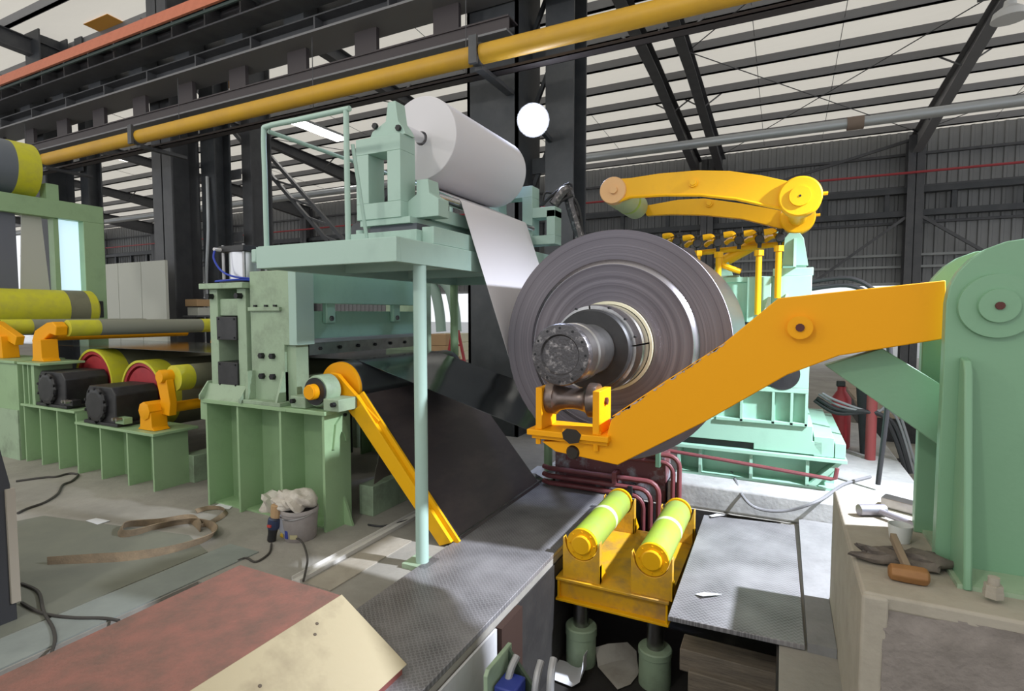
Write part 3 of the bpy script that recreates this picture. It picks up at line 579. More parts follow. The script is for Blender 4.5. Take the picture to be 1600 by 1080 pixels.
# cradle with the waisted support roller
zc = P(880, 660, 'y', YA+.0).z
pl = XZ([(824, 667), (951, 686)], YA-.03); zpl = (pl[0][1]+pl[1][1])/2
build('cradle_plate', MB().box(pl[0][0], pl[1][0], YA-.04, YA+.24, zpl-.03, zpl), ORANGE, arm, bevel=.004)
build('cradle_shim', MB().box(pl[0][0]+.02, pl[1][0]-.01, YA-.02, YA+.22, zpl-.05, zpl-.03), ORANGE, arm, bevel=.003)
bolts(arm, [(pl[0][0]+.05, YA-.005, zpl), ((pl[0][0]+pl[1][0])/2-.01, YA-.015, zpl), (pl[1][0]-.06, YA-.005, zpl)], (0, 0, 1), .016, .016, ORANGE)
bolts(arm, [(pl[0][0]+.05, YA, zpl-.05), (pl[1][0]-.07, YA-.01, zpl-.05)], (0, 0, -1), .014, .03, ORANGE)
zroll = AZ-MR-.088
xa, xb = AX-.135, AX+.135
for x, s in ((xa-.035, -1), (xb, 1)):
    bk = build('cradle_cheek', MB().prism('y', [(x, zpl), (x+.035, zpl), (x+.035, zroll+.06), (x, zroll+.06)], YA-.02, YA+.18), ORANGE, arm, bevel=.003)
bolts(arm, [(xb+.035, YA+.08, zroll)], (1, 0, 0), .02, .012, mat('greasy_rust'  , (.09, .02, .015), .6))
zc_ = zroll
prof = [(0, .05), (0, .085), (.03, .088), (.045, .088), (.05, .078), (.07, .064), (.1, .056), (.135, .053), (.17, .056), (.2, .064), (.22, .078), (.225, .088), (.24, .088), (.27, .085), (.27, .05)]
build('support_roller', MB().lathe((xa, YA+.08, zc_), (1, 0, 0), prof, 44), mat('worn_bronze_steel', (.24, .19, .17), .34, .85, (.14, .11, .10), 9, .7), arm)
gp = XZ([(878, 676), (885, 670), (900, 672), (908, 680), (904, 692), (890, 694), (880, 686)], YA-.042)
build('grease_patch', MB().prism('y', gp, YA-.0415, YA-.038), mat('black_grease', (.02, .016, .012), .35), arm)
g = P(895, 707, 'y', YA); build('grease_stain', MB().lathe((g.x+.0, YA-.012, g.z), (0, 1, 0), [(0, .004), (.0, .028), (.012, .036)], 20), mat('black_grease', (.02, .016, .012), .35), arm)
st = thing('arm_stand', 'tall rounded green stand holding the orange support arm', 'stand', (1.0, 2.7, .652))
YS = 2.50
def stand_plate(xl, Y, xr, zt_, t):
    r = .22; pts = [(xl, .652), (xl, zt_-r)]+[(xl+r-r*math.cos(a), zt_-r+r*math.sin(a)) for a in (PI/12, PI/6, PI/4, PI/3, 5*PI/12, PI/2)]+[(xr, zt_+.0), (xr, .652)]
    return MB().prism('y', pts, Y, Y+t)
build('front_plate', stand_plate(.53, YS, 1.6, 1.86, .05), STANDG, st, bevel=.004)
build('rear_plate', stand_plate(.53, 2.86, 1.6, 1.86, .05), STANDG, st, bevel=.004)
build('spacer_plate', MB().box(1.0, 1.04, YS+.05, 2.86, .652, 1.7), STANDG, st)
build('inner_web', MB().box(.62, .64, YS+.05, 2.86, .652, 1.25), mat('dark_green_steel', (.07, .10, .07), .6), st)
q = P(1557, 478, 'y', YS)
build('pin_boss', MB().lathe((q.x, YS-.035, q.z), (0, 1, 0), [(0, .02), (0, .058), (.015, .06), (.015, .112), (.035, .114)], 48), STANDG, st)
build('pin_end', MB().cyl((q.x, YS-.042, q.z), (q.x, YS-.02, q.z), .014, 10), mat('greasy_rust', (.09, .02, .015), .6), st)
a = P(1500, 565, 'y', YS-.1); b = P(1505, 925, 'y', YS-.2)
build('front_rib', MB().prism('x', [(YS, .652), (YS-.18, .652), (YS-.07, a.z-.04), (YS-.05, a.z), (YS, a.z+.01)], .575, .60), STANDG, st, bevel=.006)
build('base_plate', MB().box(.56, 1.6, 2.33, 2.98, .652, .668), GREEN_DIRTY, st)
sp_ = XZ([(1290, 572), (1380, 545), (1470, 600), (1480, 612), (1480, 705), (1465, 695)], 2.66)
build('brace_plate', MB().prism('y', sp_, 2.68, 2.76), STANDG, arm, bevel=.003)
bb = P(1548, 932, 'z', .66)
ab = thing('anchor_bolt', 'dusty anchor bolt with nuts at the foot of the green stand', 'bolt', (bb.x, bb.y-.02, .66))
build('nut', MB().cyl((bb.x, bb.y-.02, .668), (bb.x, bb.y-.02, .69), .028, 6), PLASTER, ab, smooth=0)
build('nut', MB().cyl((bb.x, bb.y-.02, .69), (bb.x, bb.y-.02, .71), .026, 6), PLASTER, ab, smooth=0)
build('thread', MB().cyl((bb.x, bb.y-.02, .71), (bb.x, bb.y-.02, .735), .016, 12), PLASTER, ab)
# tools on the plinth
h = thing('club_hammer', 'brown club hammer lying on the concrete plinth', 'hammer', (.43, 2.42, .652))
ca = P(1388, 892, 'z', .68); cb = P(1452, 903, 'z', .68); dv = (cb-ca).normalized()
build('head', MB().lathe(ca, dv, [(0, .018), (.008, .03), (.05, .033), (.10, .033), ((cb-ca).length-.008, .03), ((cb-ca).length, .018)], 8), TOOLBR, h, bevel=.003)
hm = (ca+cb)/2; ht = P(1395, 838, 'z', .74)
build('handle', MB().bar(hm+Vector((0, 0, .01)), ht, .022, .03), mat('grey_wood_handle', (.24, .18, .12), .8), h, bevel=.004)
gl = thing('work_gloves', 'pair of grimy leather gloves under the hammer handle', 'gloves', (.44, 2.6, .652))
for i, (x, y, s) in enumerate(((1375, 868, 1.), (1432, 876, 1.15))):
    q = P(x, y, 'z', .68); m = MB().blob((q.x, q.y, .678), .085*s, .045*s, .035, .3, 3, 4+i); m.blob((q.x+.04, q.y+.05, .68), .05, .02, .025, .3, 2, 9+i)
    build('glove', m, GLOVE, gl)
q = P(1408, 850, 'z', .652)
build('plastic_cup', MB().lathe((q.x, q.y+.03, .653), (0, 0, 1), [(0, .036), (.07, .045), (.07, .041), (.006, .033)], 28), mat('frosted_plastic', (.62, .64, .62), .4), label='frosted plastic cup standing behind the gloves', cat='cup')
pw = thing('socket_wrench', 'grey tubular wrench lying across the floodlit plinth top', 'wrench', (.45, 3.0, .652))
a = P(1342, 797, 'z', .68); b = P(1372, 797, 'z', .68); c_ = P(1432, 822, 'z', .672)
build('socket', MB().lathe(a, (b-a), [(0, .018), (0, .026), (.05, .026), ((b-a).length+.03, .026)], 20), mat('wrench_steel', (.34, .33, .38), .4, .6), pw)
build('shaft', MB().cyl(b+(a-b)*.1, c_, .014, 14), mat('wrench_steel', (.34, .33, .38), .4, .6), pw)
a = P(1376, 792, 'z', .652); 
build('steel_block', MB().prism('z', [(a.x, a.y), (a.x+.23, a.y-.14), (a.x+.26, a.y-.07), (a.x+.03, a.y+.08)], .653, .70), STEEL, bevel=.003, label='flat grey steel block behind the tubular wrench', cat='block')
# ================================================================== RECOILER
rc = thing('recoiler', 'mint green recoiler gearbox housing behind the coil', 'machine', (-.2, 5.6, .2))
YR = 4.92
bs = rc
build('rail_top', MB().box(-.9, .47, YR-.02, 6.6, .43, .46), MINT, bs, bevel=.003)
build('rail_bottom', MB().box(-.82, .40, YR, 6.6, .20, .22), MINT, bs)
build('rail_web', MB().box(-.82, .40, YR+.16, YR+.18, .22, .43), MINT, bs)
for x in (-.80, -.62, -.215, .2): build('rib', MB().box(x-.012, x+.012, YR, YR+.16, .22, .43), MINT, bs)
build('end_gusset', MB().prism('y', [(.2, .22), (.4, .43), (.44, .43), (.24, .2)], YR, YR+.15), MINT, bs)
build('rail_pipe', MB().tube([(-.95, YR-.05, .40), (-.4, YR-.05, .365), (.36, YR-.05, .31), (.39, YR-.05, .32), (.40, YR-.05, .40)], .016, 8), MAROON, bs)
build('sled', MB().prism('y', [(-.76, .52), (-.6, .70), (.23, .70), (.23, .58), (.3, .58), (.3, .47), (-.2, .47), (-.2, .52)], YR+.02, 6.5), MINT, rc, bevel=.004)
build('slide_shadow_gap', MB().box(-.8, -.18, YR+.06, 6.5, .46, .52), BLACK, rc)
build('keeper_block', MB().box(.24, .38, YR+.02, 6.4, .462, .62), MINT, rc, bevel=.004)
build('keeper_block', MB().box(.385, .46, YR+.02, 6.4, .462, .58), MINT, rc, bevel=.004)
build('body', MB().box(-.62, .19, YR+.06, 6.4, .70, 1.90), MINT, rc, bevel=.006)
build('body_top', MB().box(-.09, .2, YR+.03, 6.4, 1.90, 1.965), MINT, rc, bevel=.006)
build('front_cover', MB().box(-.05, .19, YR+.0, YR+.06, 1.0, 1.90), MINT, rc, bevel=.004)
build('front_cover', MB().box(-.28, -.10, YR+.02, YR+.06, 1.25, 1.90), MINT, rc, bevel=.004)
build('top_seam', MB().box(-.62, -.09, YR+.045, 6.4, 1.86, 1.905), MINT, rc, bevel=.004)
build('lower_shelf', MB().box(-.45, .19, YR-.0, YR+.1, .96, 1.0), MINT, rc, bevel=.003)
for x in (-.30, -.06, .075, .18): build('rib', MB().box(x-.01, x+.01, YR, YR+.08, .70, .96), MINT, rc)
build('shelf_sill', MB().box(-.5, .19, YR, YR+.08, .695, .72), MINT, rc, bevel=.003)
q = P(1222, 590, 'y', YR)
build('shaft_opening', MB().cyl((q.x, YR-.004, q.z+.03), (q.x, YR+.04, q.z+.03), .13, 40), BLACK, rc)
for px, py in ((1145, 470), (1200, 470), (1228, 465)):
    q = P(px, py, 'y', YR); build('lifting_lug', MB().prism('y', [(q.x-.03, q.z-.09), (q.x+.02, q.z-.09), (q.x+.02, q.z+.03), (q.x-.0, q.z+.03)], YR-.02, YR+.07), MINT_PALE, rc)
build('bearing_housing', MB().lathe((AX, 4.62, AZ), (0, 1, 0), [(0, .25), (.02, .42), (.1, .5), (.38, .52), (.42, .5)], 48), MINT, rc)
build('neck_plate', MB().prism('y', [(-.9, .75), (-.5, .75), (-.5, 1.9), (-.75, 1.95), (-1.1, 1.8)], 5.0, 5.3), MINT, rc)
sl = XZ([(1100, 455), (1128, 448), (1150, 497), (1147, 505), (1125, 500), (1096, 470)], 4.7); build('guard_plate', MB().prism('y', sl, 4.7, 4.73), MINT_PALE, rc)
build('black_switch', MB().box(-.36, -.24, YR-.03, YR, 1.50, 1.53), BLACK, rc, bevel=.003)
dk = XZ([(1036, 388), (1083, 388), (1100, 424), (1060, 420)], 4.55); build('dark_guard', MB().prism('y', dk, 4.55, 4.565), GUIDEM, rc)
build('pedestal', MB().prism('y', XZ([(1222, 415), (1226, 372), (1233, 364), (1250, 364), (1256, 372), (1263, 415)], YR+.05), YR+.05, YR+.09), MINT, rc, bevel=.003)
build('pedestal_rib', MB().prism('x', [(YR+.05, 1.965), (YR-.08, 1.965), (YR+.02, 2.2), (YR+.05, 2.2)], .055, .075), MINT, rc)
build('pedestal', MB().prism('y', XZ([(1222, 415), (1226, 372), (1233, 364), (1250, 364), (1256, 372), (1263, 415)], YR+.05), YR+.4, YR+.44), MINT, rc, bevel=.003)
# snubber arm over the coil
sn = thing('snubber_arm', 'curved yellow double snubber arm with a pale roller above the coil', 'arm', (-.5, 4.6, 2.2))
hub1 = P(1250, 308, 'y', 4.25); Y1, Y2 = 4.25, 5.0
def armplate(px, Y): return MB().prism('y', XZ(px, Y), Y, Y+.06)
top = [(958, 280), (985, 278), (1030, 271), (1090, 266), (1140, 267), (1190, 274), (1240, 285)]; bot = [(1242, 330), (1200, 322), (1150, 311), (1095, 305), (1040, 305), (985, 308), (962, 316)]
build('front_beam', armplate(top+bot, Y1), YELLOW, sn, bevel=.004)
build('beam_lip', MB().tube([Vector((x, Y1, z)) for x, z in XZ(bot, Y1)], .012, 6), YELLOW, sn)
top2 = [(1005, 322), (1060, 312), (1100, 310), (1160, 318), (1225, 330), (1248, 338)]; bot2 = [(1246, 366), (1215, 356), (1160, 342), (1100, 336), (1050, 335), (1010, 337)]
build('rear_beam', armplate(top2+bot2, Y2), YELLOW, sn, bevel=.004)
for (px, py, Y, r) in ((1250, 308, Y1, .135), (1246, 340, Y2, .13)):
    q = P(px, py, 'y', Y); build('pivot_hub', MB().lathe((q.x, Y-.05, q.z), (0, 1, 0), [(0, .02), (.0, .066), (.012, .068), (.012, r-.01), (.022, r), (.12, r)], 48), YELLOW, sn)
    build('grease_fitting', MB().cyl((q.x+r-.01, Y, q.z+.01), (q.x+r+.03, Y, q.z+.01), .012, 8), YELLOW, sn)
    bolts(sn, [(q.x, Y-.051, q.z)], (0, -1, 0), .008, .002)
q1 = P(1250, 308, 'y', Y1); q2 = P(1246, 340, 'y', Y2); build('pivot_shaft', MB().cyl((q2.x, Y1, q2.z), (q2.x, Y2+.5, q2.z), .07, 28), YELLOW, sn)
qa = P(958, 298, 'y', Y1)
build('tip_disc', MB().lathe((qa.x, Y1-.02, qa.z), (0, 1, 0), [(0, .02), (0, .1), (.01, .105), (.07, .105)], 40), mat('tip_disc_paint', (.72, .42, .18), .5), sn)
build('tip_pin', MB().cyl((qa.x+.01, Y1-.04, qa.z), (qa.x+.01, Y1, qa.z), .03, 16), mat('tip_disc_paint', (.72, .42, .18), .5), sn)
build('snubber_roller', MB().lathe((qa.x, Y1+.07, qa.z), (0, 1, 0), [(0, .10), (.02, .108), (Y2-Y1-.09, .108), (Y2-Y1-.07, .10)], 40), mat('pale_green_rubber', (.42, .48, .26), .5, 0, (.35, .40, .22), 4, .6), sn)
build('roller_stripe', MB().ring((qa.x, Y1+.42, qa.z), (0, 1, 0), .1, .1095, .05, 40), LIMEPU, sn)
for px, py, Y in ((1083, 286, Y1), (1108, 318, Y2)): q = P(px, py, 'y', Y); build('tie_bolt', MB().lathe((q.x, Y-.03, q.z), (0, 1, 0), [(0, .012), (0, .02), (.01, .022), (.01, .032), (.04, .032)], 20), YELLOW, sn)
# snubber cylinder
cy = thing('hydraulic_ram', 'slanted yellow hydraulic ram on top of the recoiler', 'cylinder', (-.4, 5.2, 1.95))
a = P(1128, 410, 'y', 5.15); b = P(1182, 380, 'y', 5.15); c_ = P(1215, 360, 'y', 5.15)
build('barrel', MB().cyl(a, b, .05, 24), YELLOW, cy); build('rod', MB().cyl(b, c_, .022, 16), CHROME, cy)
build('clevis', MB().prism('y', [(a.x-.08, 1.905), (a.x+.1, 1.905), (a.x+.05, a.z+.02), (a.x-.03, a.z+.03)], 5.11, 5.19), MINT, cy)
build('foot', MB().box(a.x-.13, a.x+.15, 5.05, 5.25, 1.9, 1.925), GREEN_DIRTY, cy)
# yellow lubrication pipework with black valves
lp = thing('valve_manifold', 'yellow pipework with a row of black hand valves on the recoiler', 'pipework', (-.4, 5.0, 1.7))
YV = 5.0
m0 = P(1085, 397, 'y', YV); m1 = P(1215, 383, 'y', YV)
build('header_pipe', MB().cyl((m0.x-.25, YV+.1, m0.z), (m1.x+.05, YV+.1, m1.z+.02), .024, 14), YELLOW, lp)
for k, (px, pt, pb) in enumerate(((1090, 394, 415), (1123, 396, 446), (1186, 393, 492), (1217, 386, 466))):
    t = P(px, pt, 'y', YR-.06); bt = P(px, pb, 'y', YR-.06)
    bt_z = bt.z if k else t.z-.1
    dp = build('drop_pipe', MB().cyl((t.x, YR-.06, t.z), (t.x, YR-.06, bt_z), .024, 14), YELLOW, lp)
    build('union_nut', MB().cyl((t.x, YR-.06, t.z-.035), (t.x, YR-.06, t.z+.01), .036, 8), YELLOW, dp)
for k, (px, py) in enumerate(((1058, 378), (1090, 381), (1122, 380), (1155, 376), (1187, 374), (1219, 372))):
    q = P(px, py, 'y', YV); v = build('valve_body', MB().lathe((q.x, YV-.04, q.z), (0, 1, 0), [(0, .03), (.01, .036), (.09, .036), (.1, .03)], 16), BLACK, lp)
    build('valve_neck', MB().cyl((q.x, YV, q.z-.07), (q.x, YV, q.z+.06), .016, 10), BLACK, v)
    build('valve_handle', MB().box(q.x-.045, q.x+.05, YV-.012, YV+.012, q.z+.06, q.z+.072), BLACK, v)
    build('valve_stem', MB().cyl((q.x+.02, YV, q.z+.06), (q.x+.02, YV, q.z+.11), .006, 6), BLACK, v)
    build('elbow', MB().tube(smoothpath([(q.x-.11, YV+.1, q.z+.0), (q.x-.07, YV+.05, q.z+.02), (q.x-.03, YV, q.z+.02)], 4), .022, 10), YELLOW, lp)
    build('pipe_stub', MB().tube(smoothpath([(q.x-.12, YV-.02, q.z+.05), (q.x-.06, YV-.02, q.z+.055), (q.x-.045, YV-.02, q.z+.04)], 4), .026, 10), YELLOW, lp)
build('branch_pipe', MB().tube(smoothpath([(m0.x+.22, YV-.1, m0.z-.02), (m0.x+.23, YV-.1, m0.z-.1), (m0.x+.30, YV-.1, m0.z-.14), (m0.x+.38, YV-.08, m0.z-.17)], 5), .024, 10), YELLOW, lp)
build('branch_pipe', MB().tube(smoothpath([(m0.x-.0, YV-.12, m0.z-.06), (m0.x+.02, YV-.12, m0.z-.13), (m0.x+.14, YV-.1, m0.z-.15), (m0.x+.15, YV-.1, m0.z-.22)], 5), .022, 10), YELLOW, lp)
for k in range(2):
    z = 1.86-.06*k; build('hydraulic_hose', MB().tube(smoothpath([(.15, 5.3, z), (.45, 5.25, z+.03), (.62, 5.2, z-.06), (.70, 5.15, z-.22), (.75, 5.1, z-.7), (.7, 5.1, .25)], 6), .018, 10), RUBBER, label=('upper', 'lower')[k]+' black hydraulic hose arching off the recoiler', cat='hose', group='recoiler hoses')
# ================================================================== DEFLECTOR STAND WITH PINCH ROLL, SHEAR
YN = 2.9
s2 = thing('machine_stand', 'green ribbed machine stand carrying the pinch roll and shear', 'stand', (-3.6, 3.1, 0))
build('top_plate', MB().box(-4.31, -3.32, YN-.02, 3.32, .865, .895).box(-3.32, -2.93, YN-.02, 3.165, .865, .895), GREEN, s2, bevel=.003)
for x in (-4.27, -3.885, -3.405, -2.965): build('rib', MB().box(x-.011, x+.011, YN, 3.165, 0, .865), GREEN, s2)
build('back_web', MB().box(-4.27, -2.97, 3.12, 3.14, 0, .865), GREEN, s2)
build('bottom_plate', MB().box(-4.28, -2.95, 2.95, 3.165, 0, .015), GREEN, s2)
build('lifting_hook', MB().prism('x', [(3.0, .78), (3.06, .84), (3.1, .78), (3.13, .66), (3.1, .64), (3.08, .7), (3.05, .72), (3.02, .66), (3.0, .6), (2.97, .6)], -2.953, -2.935), GREEN, s2)
build('base_gusset', MB().prism('y', [(-2.955, 0), (-2.87, 0), (-2.955, .22)], 3.08, 3.1), GREEN, s2)
build('end_lug', MB().prism('x', [(2.9, .72), (2.98, .86), (2.9, .86)], -4.34, -4.28), GREEN, s2)
build('cross_sill', MB().box(-3.0, -2.86, 3.3, 4.9, 0, .24), GREEN_DIRTY, bevel=.004, label='low green cross sill behind the yellow guide arm', cat='beam')
build('cross_sill', MB().box(-5.12, -4.95, 3.22, 4.9, 0, .26), GREEN_DIRTY, bevel=.004, label='low green cross sill right of the bridle roll stand', cat='beam')
fs2 = thing('machine_stand', 'green stand on the far side of the strip below the shear', 'stand', (-3.6, 4.9, 0))
build('top_plate', MB().box(-4.31, -2.90, 4.72, 5.1, .865, .895), GREEN, fs2)
for x in (-4.27, -3.6, -2.965): build('rib', MB().box(x-.011, x+.011, 4.74, 5.1, 0, .865), GREEN, fs2)
build('back_web', MB().box(-4.27, -2.97, 4.9, 4.92, 0, .865), GREEN, fs2)
# pinch roll housing
ph = thing('pinch_roll', 'pale green pinch roll housing with black bearing blocks', 'pinch roll', (-4.05, 3.1, .895))
x0, x1 = -4.27, -3.83; yp = 2.96
for a, b in ((x0, x0+.10), (x1-.10, x1)): build('housing_post', MB().box(a, b, yp, yp+.34, .895, 1.80), GREEN_DIRTY, ph, bevel=.004)
build('cap_plate', MB().box(x0-.06, x1+.03, yp-.05, yp+.38, 1.80, 1.845), GREEN_DIRTY, ph, bevel=.004)
build('screw_block', MB().box(x0+.10, x1-.10, yp+.02, yp+.2, 1.58, 1.72), GREEN_DIRTY, ph, bevel=.008)
for z0_, z1_ in ((1.385, 1.575), (1.0, 1.205)):
    k = build('bearing_block', MB().box(x0+.10, x1-.10, yp-.015, yp+.28, z0_, z1_), BLACK, ph, bevel=.004)
    bolts(k, [(x, yp-.015, z) for x in (x0+.125, x1-.125) for z in (z0_+.02, z1_-.02)], (0, -1, 0), .008, .006)
build('red_spacer', MB().box(x1-.16, x1-.10, yp+.1, yp+.16, 1.24, 1.36), REDP, ph)
build('foot_tray', MB().prism('x', [(yp-.07, .895), (yp+.0, .895), (yp+.0, 1.02), (yp-.015, 1.02), (yp-.055, .91)], x0-.02, x1+.02), GREEN_DIRTY, ph)
for x in (x0-.03, x1+.015): build('foot_gusset', MB().prism('x', [(yp-.10, .895), (yp+.02, .895), (yp+.02, 1.04), (yp-.02, 1.04), (yp-.10, .93)], x, x+.014), GREEN_DIRTY, ph)
bolts(ph, [(x0+.04, yp, 1.74), (x1-.05, yp, 1.74)], (0, -1, 0), .025, .05)
for z in (1.48, 1.1): build('pinch_roller', MB().cyl((x0+.22, yp+.28, z), (x0+.22, 4.75, z), .085, 28), OLIVE if z < 1.3 else mat('roll_grey', (.2, .2, .19), .45), ph)
ac = thing('air_cylinder', 'silver air cylinder with tie rods on top of the pinch roll', 'cylinder', (-4.05, 3.12, 1.845))
cx, cyy = -4.03, 3.12
build('base_cap', MB().box(cx-.15, cx+.15, cyy-.13, cyy+.13, 1.846, 1.88), BLACK, ac, bevel=.004)
build('barrel', MB().cyl((cx, cyy, 1.88), (cx, cyy, 2.10), .118, 40), mat('anodised_aluminium', (.72, .72, .74), .3, .9), ac)
build('top_cap', MB().box(cx-.15, cx+.15, cyy-.13, cyy+.13, 2.10, 2.15), BLACK, ac, bevel=.004)
for dx in (-.125, .125):
    for dy in (-.105, .105): build('tie_rod', MB().cyl((cx+dx, cyy+dy, 1.86), (cx+dx, cyy+dy, 2.16), .012, 10), STEEL, ac)
build('hose_fitting', MB().cyl((cx-.12, cyy-.13, 2.12), (cx-.12, cyy-.19, 2.12), .014, 8), PLASTIC, ac)
build('air_hose', MB().tube(smoothpath([(cx-.12, cyy-.18, 2.12), (cx-.11, cyy-.2, 2.04), (cx-.03, cyy-.19, 1.94), (cx+.12, cyy-.18, 1.89), (cx+.24, cyy-.05, 1.875)], 6), .008, 8), BLUEH, ac)
build('air_hose', MB().tube(smoothpath([(cx-.14, cyy-.17, 1.862), (cx+.0, cyy-.19, 1.865), (cx+.14, cyy-.16, 1.87), (cx+.24, cyy-.05, 1.865)], 6), .008, 8), BLUEH, ac)
# crop shear
sh = thing('crop_shear', 'pale green crop shear frame with bolted cheek and cross beams', 'shear', (-3.5, 3.1, .895))
build('front_cheek', MB().prism('y', [(-3.79, .895), (-3.42, .895), (-3.42, 1.36), (-3.30, 1.36), (-3.30, 1.93), (-3.79, 1.93)], 2.97, 3.10), GREEN_DIRTY, sh, bevel=.004)
build('front_post', MB().box(-3.42, -3.33, 3.0, 3.12, .895, 1.36), GREEN_DIRTY, sh)
build('side_gusset', MB().prism('y', [(-3.79, .926), (-3.75, .926), (-3.75, 1.15), (-3.76, 1.15)], 2.90, 2.97), GREEN_DIRTY, sh)
build('side_gusset', MB().prism('x', [(2.88, .895), (3.0, .895), (3.0, 1.15), (2.96, 1.15)], -3.44, -3.42), GREEN_DIRTY, sh)
build('foot_plate', MB().box(-3.79, -3.38, 2.88, 3.15, .895, .925), GREEN_DIRTY, sh, bevel=.003)
build('top_bracket', MB().box(-3.79, -3.44, 2.945, 3.12, 1.62, 1.65), GREEN_DIRTY, sh, bevel=.003)
build('end_rib', MB().box(-3.36, -3.28, 2.965, 3.14, 1.36, 1.93), MINT_PALE, sh, bevel=.003)
bolts(sh, [(x, 2.97, z) for x in (-3.66, -3.54) for z in (1.11, 1.27)], (0, -1, 0), .024, .03)
bolts(sh, [(x, 2.96, 1.655) for x in (-3.72, -3.6, -3.5)], (0, 0, 1), .016, .012)
build('rear_cheek', MB().box(-3.79, -3.30, 4.62, 4.75, .895, 1.93), GREEN_DIRTY, sh, bevel=.004)
build('upper_beam', MB().box(-3.40, -3.30, 3.12, 4.62, 1.68, 1.92), MINT, sh, bevel=.004)
build('blade_beam', MB().box(-3.46, -3.36, 3.12, 4.62, 1.36, 1.62), MINT, sh, bevel=.004)
for y in (3.35, 4.2): k = build('connecting_link', MB().box(-3.36, -3.31, y-.05, y+.05, 1.52, 1.70), MINT, sh, bevel=.01); build('link_pin', MB().cyl((-3.3, y, 1.56), (-3.36, y, 1.56), .022, 14), DSTEEL, k)
build('blade_bar', MB().box(-3.35, -3.30, 3.14, 4.60, 1.37, 1.40), GALV, sh)
build('blade', MB().box(-3.37, -3.34, 3.14, 4.60, 1.27, 1.37), STEEL, sh)
bolts(sh, [(-3.34, 3.25+.22*k, 1.32) for k in range(7)], (1, 0, 0), .016, .014)
# deflector roll with bearing, guide arm, guide table
dr_ = thing('deflector_roll', 'orange faced deflector roll on a green pillow block bearing', 'roll', (DX, 3.2, .895))
build('roll_body', MB().lathe((DX, 3.2, DZ), (0, 1, 0), [(0, DR-.004), (.004, DR), (1.46, DR), (1.464, DR-.004)], 64), mat('roll_dark_rubber', (.045, .05, .055), .28), dr_)
build('roll_face', MB().lathe((DX, 3.17, DZ), (0, 1, 0), [(0, .06), (0, DR-.006), (.03, DR-.002)], 56), ORANGE, dr_)
build('journal', MB().cyl((DX, 2.86, DZ), (DX, 3.2, DZ), .05, 28), ORANGE, dr_)
pb = build('pillow_block', MB().lathe((DX, 2.93, DZ), (0, 1, 0), [(0, .075), (.0, .11), (.012, .118), (.13, .118), (.14, .11)], 40), GREEN_DIRTY, dr_)
build('bearing_ring', MB().ring((DX, 2.915, DZ), (0, 1, 0), .055, .1, .03, 40), BLACK, pb)
build('shaft_end', MB().lathe((DX, 2.865, DZ), (0, 1, 0), [(0, .04), (.006, .056), (.05, .058)], 24), ORANGE, pb)
for s_ in (-1, 1): k = build('bearing_foot', MB().box(DX+s_*.09, DX+s_*.24, 2.91, 3.1, .896, .985), GREEN_DIRTY, dr_, bevel=.006); bolts(k, [(DX+s_*.2, 2.91, .95)], (0, -1, 0), .018, .03)
ga = thing('guide_table', 'dark sloping guide plate with bright yellow side arm below the strip', 'guide table', (-2.4, 3.8, .0))
gx0, gz0, gx1, gz1 = -2.80, .97, -2.0, .035
u = Vector((gx1-gx0, 0, gz1-gz0)).normalized(); nn = Vector((-u.z, 0, u.x))
if nn.z < 0: nn = -nn
build('arm_bracket', MB().prism('y', [(DX-.02, DZ+.12), (DX+.05, DZ+.11), (DX+.14, DZ+.03), (-2.62, .82), (-2.70, .74), (-2.80, .78), (-2.88, .84), (DX-.0, DZ-.0), (DX-.07, DZ+.06)], 3.10, 3.135), ORANGE, ga, bevel=.003)
bolts(ga, [P(x, y, 'y', 3.10) for x, y in ((540, 625), (552, 638), (540, 648), (556, 653), (531, 634))], (0, -1, 0), .013, .012)
p0 = Vector((gx0, 0, gz0)); p1 = Vector((gx1, 0, gz1))
def sl_(o, d): v = p0+u*o+nn*d; return (v.x, v.z)
L_ = (p1-p0).length
build('side_arm', MB().prism('y', [sl_(.05, 0), sl_(L_, 0), sl_(L_-.03, -.09), sl_(.03, -.12)], 3.08, 3.10), YELLOW, ga, bevel=.002)
build('side_flange', MB().prism('y', [sl_(-.03, .0), sl_(L_+.03, .0), sl_(L_+.03, .045), sl_(-.03, .045)], 3.115, 3.135), YELLOW, ga, bevel=.002)
build('arm_tread', MB().prism('y', [sl_(-.03, .0), sl_(L_, .0), sl_(L_, .008), sl_(-.03, .008)], 3.08, 3.13), YELLOW, ga)
build('guide_plate', MB().prism('y', [sl_(-.02, .01), sl_(L_+.04, .01), sl_(L_+.04, .018), sl_(-.02, .018)], 3.135, 4.55), GUIDEM, ga)
build('toe_bar', MB().box(-2.03, -1.985, 3.13, 4.6, .03, .055), STEEL, ga)
build('scrap_sheets', MB().grid([[(-2.85+.02*i, 3.3+.12*j, .26+.1*i+.03*math.sin(2*i+j)) for j in range(9)] for i in range(4)], .004), mat('crumpled_foil', (.35, .32, .28), .3, .8), label='crumpled shiny strip offcuts piled behind the yellow guide arm', cat='scrap')
